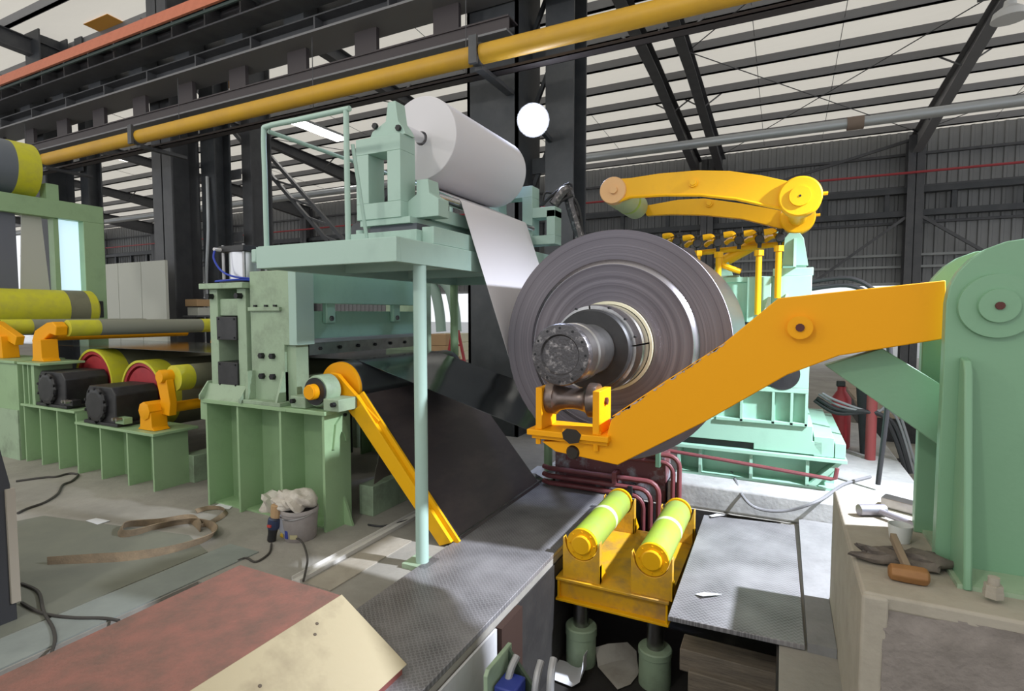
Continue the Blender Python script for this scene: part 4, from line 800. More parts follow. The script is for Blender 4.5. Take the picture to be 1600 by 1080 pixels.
# ================================================================== BRIDLE ROLLS AT THE LEFT
bs_ = thing('machine_stand', 'long stepped green ribbed stand under the bridle rolls', 'stand', (-6.2, 3.1, 0))
build('top_plate', MB().box(-7.34, -6.27, YN-.02, 3.3, .61, .635), GREEN, bs_, bevel=.003)
build('top_plate', MB().box(-6.27, -4.98, YN-.02, 3.3, .505, .53), GREEN, bs_, bevel=.003)
for x, z in ((-7.31, .61), (-6.98, .61), (-6.64, .61), (-6.28, .61), (-5.86, .505), (-5.42, .505), (-5.03, .505)): build('rib', MB().box(x-.011, x+.011, YN, 3.22, 0, z), GREEN, bs_)
build('back_web', MB().box(-7.31, -5.03, 3.1, 3.12, 0, .505), GREEN, bs_)
build('upright_box', MB().box(-7.30, -7.28, YN, 3.25, .635, 1.06).box(-7.20, -7.18, YN, 3.25, .635, 1.06).box(-7.12, -7.06, YN, 3.25, .635, 1.06).box(-7.3, -7.07, 3.1, 3.12, .635, 1.06), GREEN, bs_)
build('upright_cap', MB().box(-7.34, -6.86, YN-.03, 3.28, 1.06, 1.085), GREEN, bs_, bevel=.003)
b3 = thing('machine_stand', 'solid green stand at the left edge behind the grey console', 'stand', (-8.0, 3.1, 0))
build('body', MB().box(-8.9, -7.42, YN, 3.3, 0, 1.06), GREEN, b3, bevel=.004); build('cap', MB().box(-8.95, -7.4, YN-.03, 3.34, 1.06, 1.09), GREEN, b3, bevel=.003)
build('lower_panel', MB().box(-8.9, -7.42, YN-.015, YN, .0, .55), GREEN_DIRTY, b3)
def bridle(cx, cz, r, label, gx0_, gx1_, gz0_, gz1_):
    t = thing('bridle_roll', label, 'roll', (cx, 3.9, cz-r), 'red ended bridle rolls')
    build('roll_band', MB().ring((cx, 3.32, cz), (0, 1, 0), r-.025, r, .2, 72), LEMON, t)
    build('roll_body', MB().cyl((cx, 3.52, cz), (cx, 4.85, cz), r-.001, 72), OLIVE, t)
    build('end_disc', MB().lathe((cx, 3.345, cz), (0, 1, 0), [(0, .1), (0, r*.78), (.03, r*.8), (.035, r-.026), (.06, r-.026)], 64), REDP, t)
    build('inner_rim', MB().ring((cx, 3.33, cz), (0, 1, 0), r-.06, r-.024, .05, 64), REDP, t)
    g_ = thing('gearbox', 'black octagonal gearbox in front of the %s' % label.split(' with')[0], 'gearbox', ((gx0_+gx1_)/2, 3.1, gz0_), 'bridle roll gearboxes')
    mx_, mz_ = (gx0_+gx1_)/2, (gz0_+gz1_)/2; rr = (gz1_-gz0_)/2
    build('casing', MB().prism('y', [(gx0_+.03, gz0_+.02), (gx1_-.02, gz0_+.02), (gx1_-.0, gz0_+.1), (gx1_, gz1_-.07), (gx1_-.06, gz1_), (gx0_+.08, gz1_), (gx0_+.02, gz1_-.08), (gx0_+.02, gz0_+.1)], 2.92, 3.32), BLACK, g_, bevel=.01)
    cv = build('front_cover', MB().lathe((mx_-.03, 2.88, mz_+.005), (0, 1, 0), [(0, rr*.7), (.004, rr*.86), (.02, rr*.92), (.05, rr*.92)], 10), BLACK, g_, smooth=0)
    bolts(cv, [(mx_-.03+rr*.88*math.cos(a), 2.895, mz_+rr*.88*math.sin(a)) for a in [k*PI/5+.3 for k in range(10)]], (0, -1, 0), .014, .016)
    build('mounting_foot', MB().box(gx0_, gx1_+.05, 2.9, 3.25, gz0_, gz0_+.03), BLACK, g_, bevel=.004)
    k = build('side_lug', MB().box(gx1_-.02, gx1_+.12, 2.92, 3.0, gz0_+.03, gz0_+.09), BLACK if gz0_ > .6 else GREEN, g_, bevel=.004)
    bolts(k, [(gx1_+.03, 2.92, gz0_+.08), (gx1_+.09, 2.92, gz0_+.08)], (0, -1, 0), .018, .05, STEEL)
    return t
bridle(-6.80, .84, .37, 'left red ended bridle roll with a lemon yellow rim band', -7.05, -6.50, .636, 1.0)
bridle(-5.92, .76, .36, 'right red ended bridle roll with a lemon yellow rim band', -6.14, -5.62, .531, .90)
sr = thing('swing_roll', 'olive swing roll with yellow end on an orange lever', 'roll', (-5.1, 3.8, .53), 'swing rolls on orange levers')
build('pedestal', MB().prism('y', [(-5.34, .532), (-5.08, .532), (-5.12, .56), (-5.13, .70), (-5.29, .70), (-5.30, .56)], 2.95, 3.1), ORANGE, sr, bevel=.006)
build('pedestal_cap', MB().lathe((-5.21, 2.93, .71), (0, 1, 0), [(0, .05), (.01, .085), (.17, .085), (.18, .07)], 8), ORANGE, sr)
build('torsion_shaft', MB().cyl((-5.13, 3.05, .72), (-5.13, 4.7, .72), .05, 20), ORANGE, sr)
build('lever', MB().prism('y', [(-5.22, .68), (-5.02, .66), (-5.0, .78), (-5.06, 1.06), (-5.16, 1.08), (-5.2, 1.0), (-5.14, .8)], 3.05, 3.12), ORANGE, sr, bevel=.006)
build('lever_boss', MB().lathe((-5.1, 3.02, 1.02), (0, 1, 0), [(0, .03), (.0, .055), (.02, .06), (.12, .06)], 20), ORANGE, sr)
build('roll_end', MB().cyl((-5.06, 3.13, 1.0), (-5.06, 3.27, 1.0), .121, 36), LEMON, sr)
build('roll_body', MB().cyl((-5.06, 3.27, 1.0), (-5.06, 4.75, 1.0), .12, 36), OLIVE, sr)
nr = thing('nip_roll', 'long grey nip roll with lime ends held by orange levers', 'roll', (-7.05, 4.1, 1.09), 'swing rolls on orange levers')
nx, nz = -7.02, 1.44
build('roll_body', MB().cyl((nx, 3.5, nz), (nx, 4.72, nz), .089, 36), mat('grey_green_rubber', (.24, .25, .20), .5), nr)
for a, b in ((3.2, 3.5), (4.72, 4.93)): build('roll_end', MB().cyl((nx, a, nz), (nx, b, nz), .09, 36), LEMON, nr)
build('lever', MB().prism('y', [(nx-.5, nz-.15), (nx-.38, nz-.2), (nx-.1, nz-.06), (nx+.02, nz-.08), (nx+.04, nz+.02), (nx-.04, nz+.07), (nx-.16, nz+.06), (nx-.42, nz-.03)], 3.08, 3.19), ORANGE, nr, bevel=.01)
build('pedestal', MB().prism('y', [(nx-.28, 1.086), (nx-.02, 1.086), (nx-.06, 1.12), (nx-.07, 1.32), (nx-.24, 1.32), (nx-.25, 1.12)], 2.98, 3.14), ORANGE, nr, bevel=.006)
build('cross_shaft', MB().cyl((nx-.42, 3.1, nz-.1), (nx-.42, 4.8, nz-.1), .05, 18), ORANGE, nr)
build('far_bracket', MB().prism('y', [(nx-.15, 1.1), (nx+.12, 1.1), (nx+.1, 1.36), (nx-.1, 1.36)], 4.95, 5.05), ORANGE, nr, bevel=.006)
n2 = thing('nip_roll', 'grey nip roll at the left edge with an orange lever and pedestal', 'roll', (-8.2, 4.1, 1.09), 'swing rolls on orange levers')
nx2 = -8.3
build('roll_body', MB().cyl((nx2, 3.4, nz), (nx2, 4.75, nz), .09, 36), MATS['grey_green_rubber'], n2); build('roll_end', MB().cyl((nx2, 3.1, nz), (nx2, 3.4, nz), .091, 36), LEMON, n2)
build('pedestal', MB().prism('y', [(nx2+.08, 1.09), (nx2+.36, 1.09), (nx2+.33, 1.34), (nx2+.12, 1.34)], 2.98, 3.14), ORANGE, n2, bevel=.006)
build('lever', MB().prism('y', [(nx2-.05, nz-.05), (nx2+.05, nz-.08), (nx2+.5, nz-.2), (nx2+.55, nz-.1), (nx2+.05, nz+.07), (nx2-.05, nz+.05)], 3.04, 3.12), ORANGE, n2, bevel=.006)
for i, (x, y_) in enumerate(((-6.2, 4.95), (-5.4, 4.95), (-4.75, 4.98))): build('guide_bracket', MB().prism('y', [(x-.14, .9), (x+.14, .9), (x+.12, 1.02), (x+.06, 1.32), (x-.06, 1.32), (x-.12, 1.02)], y_, y_+.14), ORANGE, bevel=.006, label=('first', 'second', 'third')[i]+' small orange bracket from the left on the far rail', cat='bracket', group='orange brackets on the far rail')
fr = thing('far_rail_stand', 'long dark green rail frame on the far side of the bridle rolls', 'frame', (-7, 5.1, 0))
build('rail', MB().box(-9, -4.4, 4.92, 5.3, .8, .9), GREEN_DIRTY, fr)
for x in (-8.6, -7, -5.8, -4.6): build('leg', MB().box(x-.08, x+.08, 4.95, 5.25, 0, .8), GREEN_DIRTY, fr)
build('strip_sump', MB().box(-5.0, -4.35, 3.4, 4.7, .02, .7), BLACK, label='black box in the gap between the two green stands', cat='box', bevel=.01)
# entry gantry with the big yellow roll, far left
gx = -9.25
gt = thing('entry_gantry', 'green portal frame at the far left with a pale lit booth behind', 'gantry', (gx, 3.6, 0))
build('top_beam', MB().box(gx-.25, gx, 2.2, 4.75, 2.95, 3.2), GREEN, gt, bevel=.004)
build('far_leg', MB().box(gx-.25, gx, 4.48, 4.75, 0, 2.95), GREEN, gt, bevel=.004)
build('near_leg', MB().box(gx-.25, gx, 2.2, 2.45, 0, 2.95), GREEN, gt, bevel=.004)
build('inner_post', MB().box(gx-.2, gx-.05, 4.13, 4.19, 1.6, 2.95), GREEN, gt)
build('bearing_lug', MB().box(gx-.2, gx-.02, 4.05, 4.2, 3.2, 3.42), GREEN, gt, bevel=.004)
build('curtain', MB().box(gx-.12, gx-.1, 2.45, 3.72, 1.3, 2.95), SCREEN, gt)
build('pale_panel', MB().prism('x', [(3.72, 1.3), (4.12, 1.3), (4.02, 2.95), (3.8, 2.95)], gx-.14, gx-.12), PARTN, gt)
build('glass_panel', MB().box(gx-.16, gx-.14, 4.19, 4.48, 1.5, 2.95), GLASSB, gt)
wh = thing('entry_drum', 'big grey wheel with a lemon yellow rim on top of the gantry', 'wheel', (gx, 3.6, 3.2))
build('rim', MB().cyl((gx-.3, 3.72, 3.58), (gx-.3, 3.98, 3.58), .38, 48), LEMON, wh); build('drum', MB().cyl((gx-.3, 2.4, 3.58), (gx-.3, 3.72, 3.58), .375, 48), mat('blue_grey_drum', (.13, .15, .18), .5), wh)
br = thing('steering_roll', 'big lemon yellow and grey roll in front of the gantry', 'roll', (-9.0, 3.8, 1.3))
bx_, bz_ = -8.95, 1.66
build('roll_body', MB().cyl((bx_, 2.5, bz_), (bx_, 4.12, bz_), .262, 48), LEMON, br); build('roll_band', MB().cyl((bx_, 4.02, bz_), (bx_, 4.26, bz_), .264, 48), OLIVE, br); build('roll_end', MB().lathe((bx_, 4.26, bz_), (0, 1, 0), [(0, .263), (.1, .263), (.13, .23), (.13, .05)], 48), LEMON, br)
build('bearing', MB().box(bx_-.1, bx_+.1, 4.39, 4.5, bz_-.12, bz_+.12), BLACK, br, bevel=.01)
q0 = P(150, 414, 'y', 5.9); q1 = P(258, 418, 'y', 5.9)
pt = thing('partition', 'pale grey partition panels behind the bridle rolls', 'partition', ((q0.x+q1.x)/2, 5.9, 0))
w_ = (q1.x-q0.x)/3
for k in range(3): build('panel', MB().box(q0.x+w_*k+.006, q0.x+w_*(k+1)-.006, 5.9, 5.95, 0, q0.z), PARTN, pt, bevel=.003)
# ================================================================== PLATFORM
pf_ = thing('platform', 'raised pale green steel platform on posts holding the paper roll', 'platform', (-2.5, 3.6, 0))
PX0, PX1, PY0, PY1, PZ0, PZ1 = -3.12, -1.97, 2.5, 4.95, 1.895, 2.035
build('front_beam', MB().box(PX0, PX1, PY0, PY0+.04, PZ0, PZ1), MINT_PALE, pf_, bevel=.003)
build('side_beam', MB().box(PX1-.04, PX1, PY0+.04, PY1, PZ0, PZ1), MINT_PALE, pf_, bevel=.003)
build('side_beam', MB().box(PX0, PX0+.04, PY0+.04, PY1, PZ0, PZ1), MINT_PALE, pf_, bevel=.003)
build('rear_beam', MB().box(PX0+.04, PX1-.04, PY1-.04, PY1, PZ0, PZ1), MINT_PALE, pf_, bevel=.003)
build('deck', MB().box(PX0+.01, PX1-.01, PY0+.01, PY1-.01, PZ1-.02, PZ1+.004), MINT_PALE, pf_)
for y in (3.3, 4.1): build('joist', MB().box(PX0+.04, PX1-.04, y-.025, y+.025, PZ0+.02, PZ1-.02), MINT_PALE, pf_)
build('end_hook', MB().box(PX0-.05, PX0, PY0+.0, PY0+.05, PZ0+.04, PZ1-.01), MINT_PALE, pf_, bevel=.01)
for x, y in ((-2.015, 2.78), (-2.015, 4.85), (-3.08, 4.85)):
    k = build('post', MB().cyl((x, y, .03), (x, y, PZ0), .041, 24), MINT_PALE if y < 3 else GREEN, pf_); build('base_plate', MB().box(x-.1, x+.08, y-.08, y+.08, .0, .03), GREEN_DIRTY, k)
rl = thing('railing', 'pale green tube railing on the left of the platform', 'railing', (-2.8, 2.6, 2.04))
ya = 2.56; rx0, rx1 = -3.09, -2.38
rz = 2.82
build('post', MB().tube(smoothpath([(rx0, ya, 2.04), (rx0, ya, 2.5), (rx0, ya, rz-.04), (rx0+.04, ya, rz), (rx0+.3, ya, rz), (rx1+.03, ya, rz)], 5), .017, 12), MINT_PALE, rl)
build('post', MB().cyl((rx1, ya, 2.04), (rx1, ya, rz-.01), .017, 14), MINT_PALE, rl)
build('side_rail', MB().tube([(rx0+.01, ya+.03, rz-.02), (rx0+.01, 4.8, rz-.02)], .014, 10), MINT_PALE, rl)
build('post', MB().cyl((rx0+.01, 4.8, 2.04), (rx0+.01, 4.8, rz-.02), .016, 12), MINT_PALE, rl)
build('brace', MB().cyl((rx1+.045, ya+.12, 2.04), (rx1+.02, ya+.03, 2.62), .012, 10), MINT_PALE, rl)
# unwinder
uw = thing('paper_unwinder', 'pale green square frames of the unwinder carrying the paper roll', 'unwinder', (-2.3, 3.8, 2.04))
def sqframe(x0, x1, y0, y1, z0, z1, w):
    build('frame_post', MB().box(x0, x0+w, y0, y1, z0+w, z1-w), MINT_PALE, uw, bevel=.003); build('frame_post', MB().box(x1-w, x1, y0, y1, z0+w, z1-w), MINT_PALE, uw, bevel=.003)
    build('frame_cap', MB().box(x0, x1, y0, y1, z1-w, z1), MINT_PALE, uw, bevel=.003); build('frame_sill', MB().box(x0, x1, y0, y1, z0, z0+w), MINT_PALE, uw, bevel=.003)
sqframe(-2.58, -2.215, 2.86, 3.02, 2.22, 2.75, .105)
sqframe(-2.50, -2.06, 4.56, 4.72, 2.22, 2.75, .10)
build('frame_post', MB().box(-2.06, -1.84, 4.56, 4.72, 2.22, 2.3).box(-1.92, -1.84, 4.56, 4.72, 2.3, 2.52).box(-2.06, -1.84, 4.56, 4.72, 2.46, 2.55), MINT_PALE, uw, bevel=.003)
build('base_rail', MB().box(-2.62, -2.08, 2.84, 3.06, 2.055, 2.13), MINT_PALE, uw, bevel=.003)
build('base_rail', MB().box(-2.08, -1.99, 2.9, 4.8, 2.042, 2.15), MINT_PALE, uw, bevel=.003)
build('slide_block', MB().box(-2.5, -2.12, 2.9, 4.7, 2.13, 2.18), mat('dark_slide', (.08, .09, .11), .5), uw)
build('slide_block', MB().box(-2.56, -2.15, 2.87, 4.72, 2.18, 2.22), MINT_PALE, uw)
build('cross_tie', MB().box(-2.2, -2.1, 3.02, 4.6, 2.22, 2.31), MINT_PALE, uw, bevel=.003)
build('chuck_block', MB().prism('y', [(-2.50, 2.75), (-2.20, 2.75), (-2.22, 2.79), (-2.26, 2.84), (-2.28, 2.97), (-2.34, 2.97), (-2.36, 2.85), (-2.47, 2.80)], 2.9, 3.0), MINT_PALE, uw, bevel=.003)
bolts(uw, [(-2.44, 2.9, 2.83), (-2.25, 2.9, 2.79)], (0, -1, 0), .02, .02)
build('stop_block', MB().prism('y', [(-2.22, 2.22), (-1.98, 2.22), (-1.98, 2.33), (-2.05, 2.37), (-2.06, 2.46), (-2.15, 2.46), (-2.15, 2.37), (-2.22, 2.33)], 2.94, 3.06), MINT_PALE, uw, bevel=.003)
build('idler_roller', MB().cyl((-2.085, 3.06, 2.37), (-2.085, 4.6, 2.37), .032, 24), CHROME, uw)
build('jack_screw', MB().cyl((-2.585, 2.9, 2.04), (-2.585, 2.9, 2.16), .03, 16), MINT_PALE, uw)
for k in range(5):
    rnd = random.Random(k); build('hose_bundle' if k else 'drive_motor', MB().tube(smoothpath([(-2.0+rnd.uniform(-.1, .1), 4.75, 2.6), (-1.95+rnd.uniform(-.1, .2), 4.8, 2.75+rnd.uniform(-.08, .08)), (-1.75+rnd.uniform(-.1, .1), 4.85, 2.6), (-1.7+rnd.uniform(-.05, .05), 4.85, 2.2), (-1.85, 4.8, 2.05)], 5), .012 if k else .05, 8), RUBBER if k else DSTEEL, uw)
mtr = thing('brake_unit', 'dark brake unit with bolts on the left of the platform deck', 'brake', (-2.7, 3.2, 2.04))
build('body', MB().prism('y', [(-3.0, 2.06), (-2.72, 2.06), (-2.66, 2.1), (-2.72, 2.2), (-2.82, 2.28), (-2.93, 2.28), (-3.0, 2.16)], 3.2, 3.45), COLM, mtr, bevel=.01)
build('base', MB().box(-3.03, -2.6, 3.15, 3.5, 2.04, 2.075), COLM, mtr)
bolts(mtr, [(-2.97, 3.2, 2.12), (-2.86, 3.2, 2.15), (-2.74, 3.2, 2.12)], (0, -1, 0), .02, .03, STEEL)
# ================================================================== FOREGROUND
rb = thing('cover_box', 'red oxide topped box with a sloping cream board in the foreground', 'box', (-2.0, 1.2, 0))
build('top_sheet', MB().prism('z', [(-2.49, .2), (-1.80, .2), (-1.80, 1.85), (-2.49, 1.85)], .285, .30), REDTOP, rb, bevel=.002)
build('body', MB().box(-2.47, -1.82, .22, 1.83, 0, .285), REDSIDE, rb)
build('sloping_board', MB().prism('y', [(-1.80, .302), (-1.43, .075), (-1.45, .06), (-1.82, .285)], .2, 1.855), CREAM, rb, bevel=.002)
build('side_panel', MB().prism('y', [(-1.82, .0), (-1.45, .0), (-1.45, .06), (-1.82, .28)], .22, 1.845), REDSIDE, rb)
def slopept(t, y): return Vector((-1.80+.37*t, y, .302-.227*t))
bolts(rb, [slopept(t, y) for t, y in ((.12, 1.66), (.2, 1.62), (.3, 1.32), (.9, 1.56), (.15, 1.06), (.55, 1.0), (.3, 1.08), (.72, 1.2))], (.52, 0, .85), .007, .002, mat('rusty_screw', (.10, .075, .05), .6), seg=10)
build('channel_bar', MB().prism('y', [(-2.60, 0), (-2.53, 0), (-2.53, .025), (-2.54, .025), (-2.545, .012), (-2.59, .012), (-2.595, .03), (-2.60, .03)], 2.27, 3.5), mat('pale_painted_steel', (.62, .60, .56), .6), label='pale steel channel lying on the floor left of the post', cat='channel')
build('floor_board', MB().box(-2.50, -2.30, 2.28, 3.05, .0, .008), PLASTER, label='thin tan board on the floor right of the pale channel', cat='board')
build('floor_plate', MB().box(-3.40, -3.11, .6, 2.45, .0, .008), GPLATE, label='green-grey steel plate along the cable trench', cat='floor plate')
build('floor_plate', MB().prism('z', [(-5.4, 1.5), (-3.42, 1.2), (-3.42, 2.3), (-3.8, 2.42), (-5.2, 2.15)], .0, .005), mat('olive_floor_sheet', (.19, .195, .155), .7, 0, (.15, .155, .13), 3, .7), label='dull olive floor sheet under the canvas belt', cat='floor plate')
for i, (pts, lab) in enumerate(((((1086, 929), (1100, 926), (1128, 929), (1098, 932)), 'thin white paper scrap on the floodlit tread plate'), (((1108, 806), (1120, 803), (1133, 805), (1112, 808)), 'small white paper scrap at the back edge of the floodlit plate'))):
    q = [P(x, y, 'z', .034+.004*k) for k, (x, y) in enumerate(pts)]; build('paper_scrap', MB().quadslab(q[0], q[1], q[2], q[3], .002), PAPER, label=lab, cat='paper')
build('cable_channel', MB().box(-3.1, -3.03, .4, 2.02, -.06, -.03), BLACK, label='black lip along the cable trench', cat='channel')
cb_ = thing('control_console', 'dark grey control console at the left edge', 'console', (-3.9, 1.2, 0))
build('body', MB().prism('y', [(-4.5, 0), (-3.55, 0), (-3.55, .72), (-3.68, .98), (-4.5, 1.2)], .95, 1.335), CABG, cb_, bevel=.004)
build('trim_strip', MB().box(-3.56, -3.535, 1.31, 1.348, .10, .70), CABL, cb_)
build('desk_top', MB().prism('y', [(-4.5, 1.20), (-3.74, 1.0), (-3.72, 1.06), (-3.78, 1.10), (-4.5, 1.28)], .93, 1.32), mat('pale_desk', (.62, .62, .63), .5), cb_, bevel=.01)
# canvas belt lying on edge
def fp(px, z=0): return [P(x, y, 'z', z) for x, y in px]
bpts = smoothpath(fp([(74, 884), (130, 882), (190, 879), (250, 870), (300, 856), (330, 842), (331, 830), (318, 822), (298, 818), (250, 826), (210, 838), (188, 840), (187, 830), (205, 824), (250, 822), (290, 817), (302, 822), (312, 832)]), 7)
def belt(pts, w, t, lean):
    rows = []
    for i, p in enumerate(pts):
        d = (pts[min(i+1, len(pts)-1)]-pts[max(i-1, 0)]).normalized(); n = Vector((-d.y, d.x, 0)); le = lean*math.sin(i*.13)
        rows.append([p+Vector((0, 0, .003)), p+n*le*.4+Vector((0, 0, w*.5)), p+n*le+Vector((0, 0, w))])
    return MB().grid(rows, t)
cbelt = thing('canvas_belt', 'brown canvas lifting belt snaking across the floor', 'belt', (-3.8, 2.0, 0))
build('long_run', belt(bpts, .055, .006, .035), BELT, cbelt, smooth=60)
build('tail', belt(smoothpath(fp([(312, 826), (335, 818), (352, 808), (356, 801), (345, 797), (325, 798), (308, 803)]), 6), .03, .006, .03), BELT, cbelt, smooth=60)
def cable(name, px, r, m, label, z=.0, cat='cable'): return build(name, MB().tube(smoothpath(fp(px, z+r), 6), r, 8), m, label=label, cat=cat)
cable('power_cable', [(25, 752), (70, 746), (88, 745), (108, 740), (122, 742), (112, 752), (98, 758), (90, 772), (70, 785), (42, 795), (28, 802)], .010, CABLE, 'dark cable coiled on the floor before the bridle stand')
cable('power_cable', [(34, 912), (60, 925), (68, 955), (82, 980), (86, 1000), (80, 1022)], .008, CABLE, 'dark cable dropping into the trench beside the console', .006)
cable('power_cable', [(34, 942), (65, 958), (110, 965), (160, 966), (186, 970)], .008, CABLE, 'dark cable running along the green-grey plate to the trench', .006)
cable('power_cable', [(448, 838), (470, 845), (480, 870), (478, 890), (474, 908)], .007, CABLE, 'thin cable from the yellow plug to the pale channel', .03)
cable('power_cable', [(424, 850), (420, 865), (400, 878), (385, 872), (372, 876)], .007, CABLE, 'thin black cable running from the power grinder')
build('plug', MB().cyl(P(441, 836, 'z', .02), P(449, 838, 'z', .025), .018, 10), YPLUG, label='yellow cable plug on the floor beside the grinder', cat='plug')
build('rod', MB().tube(smoothpath(fp([(575, 820), (600, 822), (640, 812), (665, 802)], .01), 5), .007, 6), BLACK, label='thin dark bent rod on the floor left of the post', cat='rod')
for i, (pts, lab) in enumerate(((((134, 814), (150, 810), (172, 814), (152, 820)), 'small white paper slip on the floor above the belt'), (((334, 792), (350, 783), (372, 784), (358, 796)), 'white paper sheet inside the first bay of the ribbed stand'), (((1062, 1012), (1062, 1012), (1062, 1012), (1062, 1012)), ''))):
    if not lab: continue
    q = fp(pts, .004); build('paper_sheet', MB().quadslab(q[0], q[1], q[2], q[3], .002), PAPER, label=lab, cat='paper')
# bucket, rags, drill
q = P(483, 833, 'z', 0); bx2, by2 = q.x, q.y-.02
by2 = min(by2, 2.76); 
bk = thing('paint_bucket', 'grey paint bucket standing before the ribbed green stand', 'bucket', (bx2, by2, 0))
build('shell', MB().lathe((bx2, by2, 0), (0, 0, 1), [(0, .105), (.01, .112), (.19, .125), (.195, .130), (.215, .130), (.22, .127), (.22, .118), (.02, .1)], 40), BUCKETM, bk)
build('bail_wire', MB().tube([(bx2+.131*math.cos(a), by2+.131*math.sin(a), .2-.03*math.sin((a-PI)*1.)) for a in [PI+PI*k/10 for k in range(11)]], .004, 6), STEEL, bk)
build('label_mark', MB().prism('z', [(bx2+(.118)*math.cos(a), by2+.118*math.sin(a)) for a in (-1.75, -1.62, -1.5)]+[(bx2+.112*math.cos(a), by2+.112*math.sin(a)) for a in (-1.5, -1.75)], .03, .085), BLUEP, bk)
build('label_mark', MB().prism('z', [(bx2+(.118)*math.cos(a), by2+.118*math.sin(a)) for a in (-1.35, -1.1, -.9)]+[(bx2+.112*math.cos(a), by2+.112*math.sin(a)) for a in (-.9, -1.35)], .03, .06), mat('yellow_label', (.42, .38, .22), .6), bk)
build('rag_heap', MB().blob((bx2-.02, by2, .26), .13, .12, .085, .3, 4, 11).blob((bx2-.10, by2-.04, .26), .10, .08, .06, .35, 3, 13), RAG, smooth=30, label='heap of dirty white rags on top of the bucket', cat='rags')
q = P(425, 800, 'z', 0); build('rag_bundle', MB().blob((q.x, q.y+.02, .055), .11, .10, .11, .3, 3, 21), RAG, smooth=30, label='dusty cloth bundle on the floor left of the bucket', cat='cloth')
q = P(452, 825, 'z', 0); build('plastic_bag', MB().blob((q.x, q.y-.0, .08), .055, .045, .15, .25, 3, 31), PLASTIC, smooth=30, label='white plastic bag between the grinder and the bucket', cat='bag')
d = thing('power_grinder', 'dark power grinder standing upright on its handle by the bucket', 'power tool', (-3.2, 2.6, 0))
q = P(424, 846, 'z', 0)
dx_, dy_ = q.x, q.y
build('handle', MB().lathe((dx_, dy_, 0), (.12, .1, 1), [(0, .024), (.01, .03), (.06, .03), (.1, .036), (.16, .04), (.17, .034)], 18), BLACK, d)
build('motor_case', MB().lathe((dx_+.01, dy_+.01, .09), (.1, .1, 1), [(0, .037), (.015, .042), (.07, .042), (.08, .034)], 18), mat('navy_case', (.03, .045, .10), .4), d)
build('logo_patch', MB().box(dx_+.005, dx_+.035, dy_-.038, dy_-.025, .115, .13), mat('badge_red', (.5, .06, .05), .5), d)
build('gear_head', MB().lathe((dx_+.02, dy_+.025, .165), (.05, .05, 1), [(0, .034), (.02, .036), (.09, .036), (.095, .03)], 10), CARD, d)
build('guard', MB().prism('y', arcpts(dx_+.10, .13, .075, 60, 300, 14)+[(dx_+.1, .13)], dy_+.03, dy_+.045), mat('grey_guard', (.36, .37, .42), .5), d)
# ================================================================== CLUTTER BEHIND
for i, (x, y, z, rx, ry, a_) in enumerate(((-1.62, 4.86, .02, .20, .14, .2), (-1.75, 5.05, .06, .22, .16, .9), (-1.55, 5.25, .05, .25, .15, -.4), (-1.9, 5.4, .04, .22, .2, .5), (-1.98, 4.9, .02, .2, .15, 1.2))):
    rnd = random.Random(i); rows = [[(x+rx*(u_-.5)*2*math.cos(a_)-ry*(v_-.5)*2*math.sin(a_), y+rx*(u_-.5)*2*math.sin(a_)+ry*(v_-.5)*2*math.cos(a_), z+.05+rnd.uniform(-.03, .04)) for v_ in (0, .33, .66, 1)] for u_ in (0, .33, .66, 1)]
    build('waste_paper', MB().grid(rows, .002), PAPER if i % 2 == 0 else PAPERD, smooth=20, label=('white crumpled paper nearest the maroon pedestal', 'grey crumpled paper left of the maroon pedestal', 'white crumpled paper behind the maroon pedestal', 'grey crumpled paper farthest behind the guide table', 'white crumpled paper beside the guide table foot')[i], cat='paper', group='waste paper by the pedestal')
build('waste_hose', MB().tube(smoothpath([(-2.1, 4.75, .04), (-2.0, 4.8, .06), (-1.92, 4.92, .08), (-1.62, 5.0, .1), (-1.55, 5.4, .06)], 6), .025, 8), CABLEG, label='grey hose end lying by the maroon pedestal', cat='hose')
build('grey_cable', MB().tube(smoothpath([P(1105, 720, 'z', .214), P(1140, 735, 'z', .216), P(1160, 775, 'y', 4.59), P(1185, 795, 'y', 4.57), P(1230, 798, 'y', 4.57), P(1280, 782, 'y', 4.58), P(1318, 757, 'z', .216), P(1360, 745, 'z', .214)], 6), .012, 8), CABLEG, label='grey cable drooping over the pale recoiler foundation', cat='cable')
# fire pipe, hoses and boards to the right of the recoiler
vp = P(1358, 750, 'z', 0)
build('red_standpipe', MB().cyl((vp.x, vp.y, 0), (vp.x, vp.y, .95), .045, 16), mat('red_standpipe', (.26, .05, .05), .5), label='red stand pipe right of the recoiler foundation', cat='pipe')
build('grey_post', MB().cyl((vp.x+.02, vp.y+.25, 0), (vp.x-.06, vp.y+.25, 1.0), .06, 14), CABG, label='dark grey post leaning behind the red stand pipe', cat='post')
ex_ = P(1312, 700, 'y', 6.6); 
fe = thing('fire_extinguisher', 'red fire extinguisher right of the recoiler', 'extinguisher', (ex_.x, 6.6, .2))
build('cylinder', MB().lathe((ex_.x, 6.6, .2), (0, 0, 1), [(0, .08), (.02, .09), (.52, .09), (.6, .04), (.64, .04)], 24), REDP, fe); build('valve', MB().box(ex_.x-.05, ex_.x+.03, 6.57, 6.63, .84, .9), BLACK, fe, bevel=.01)
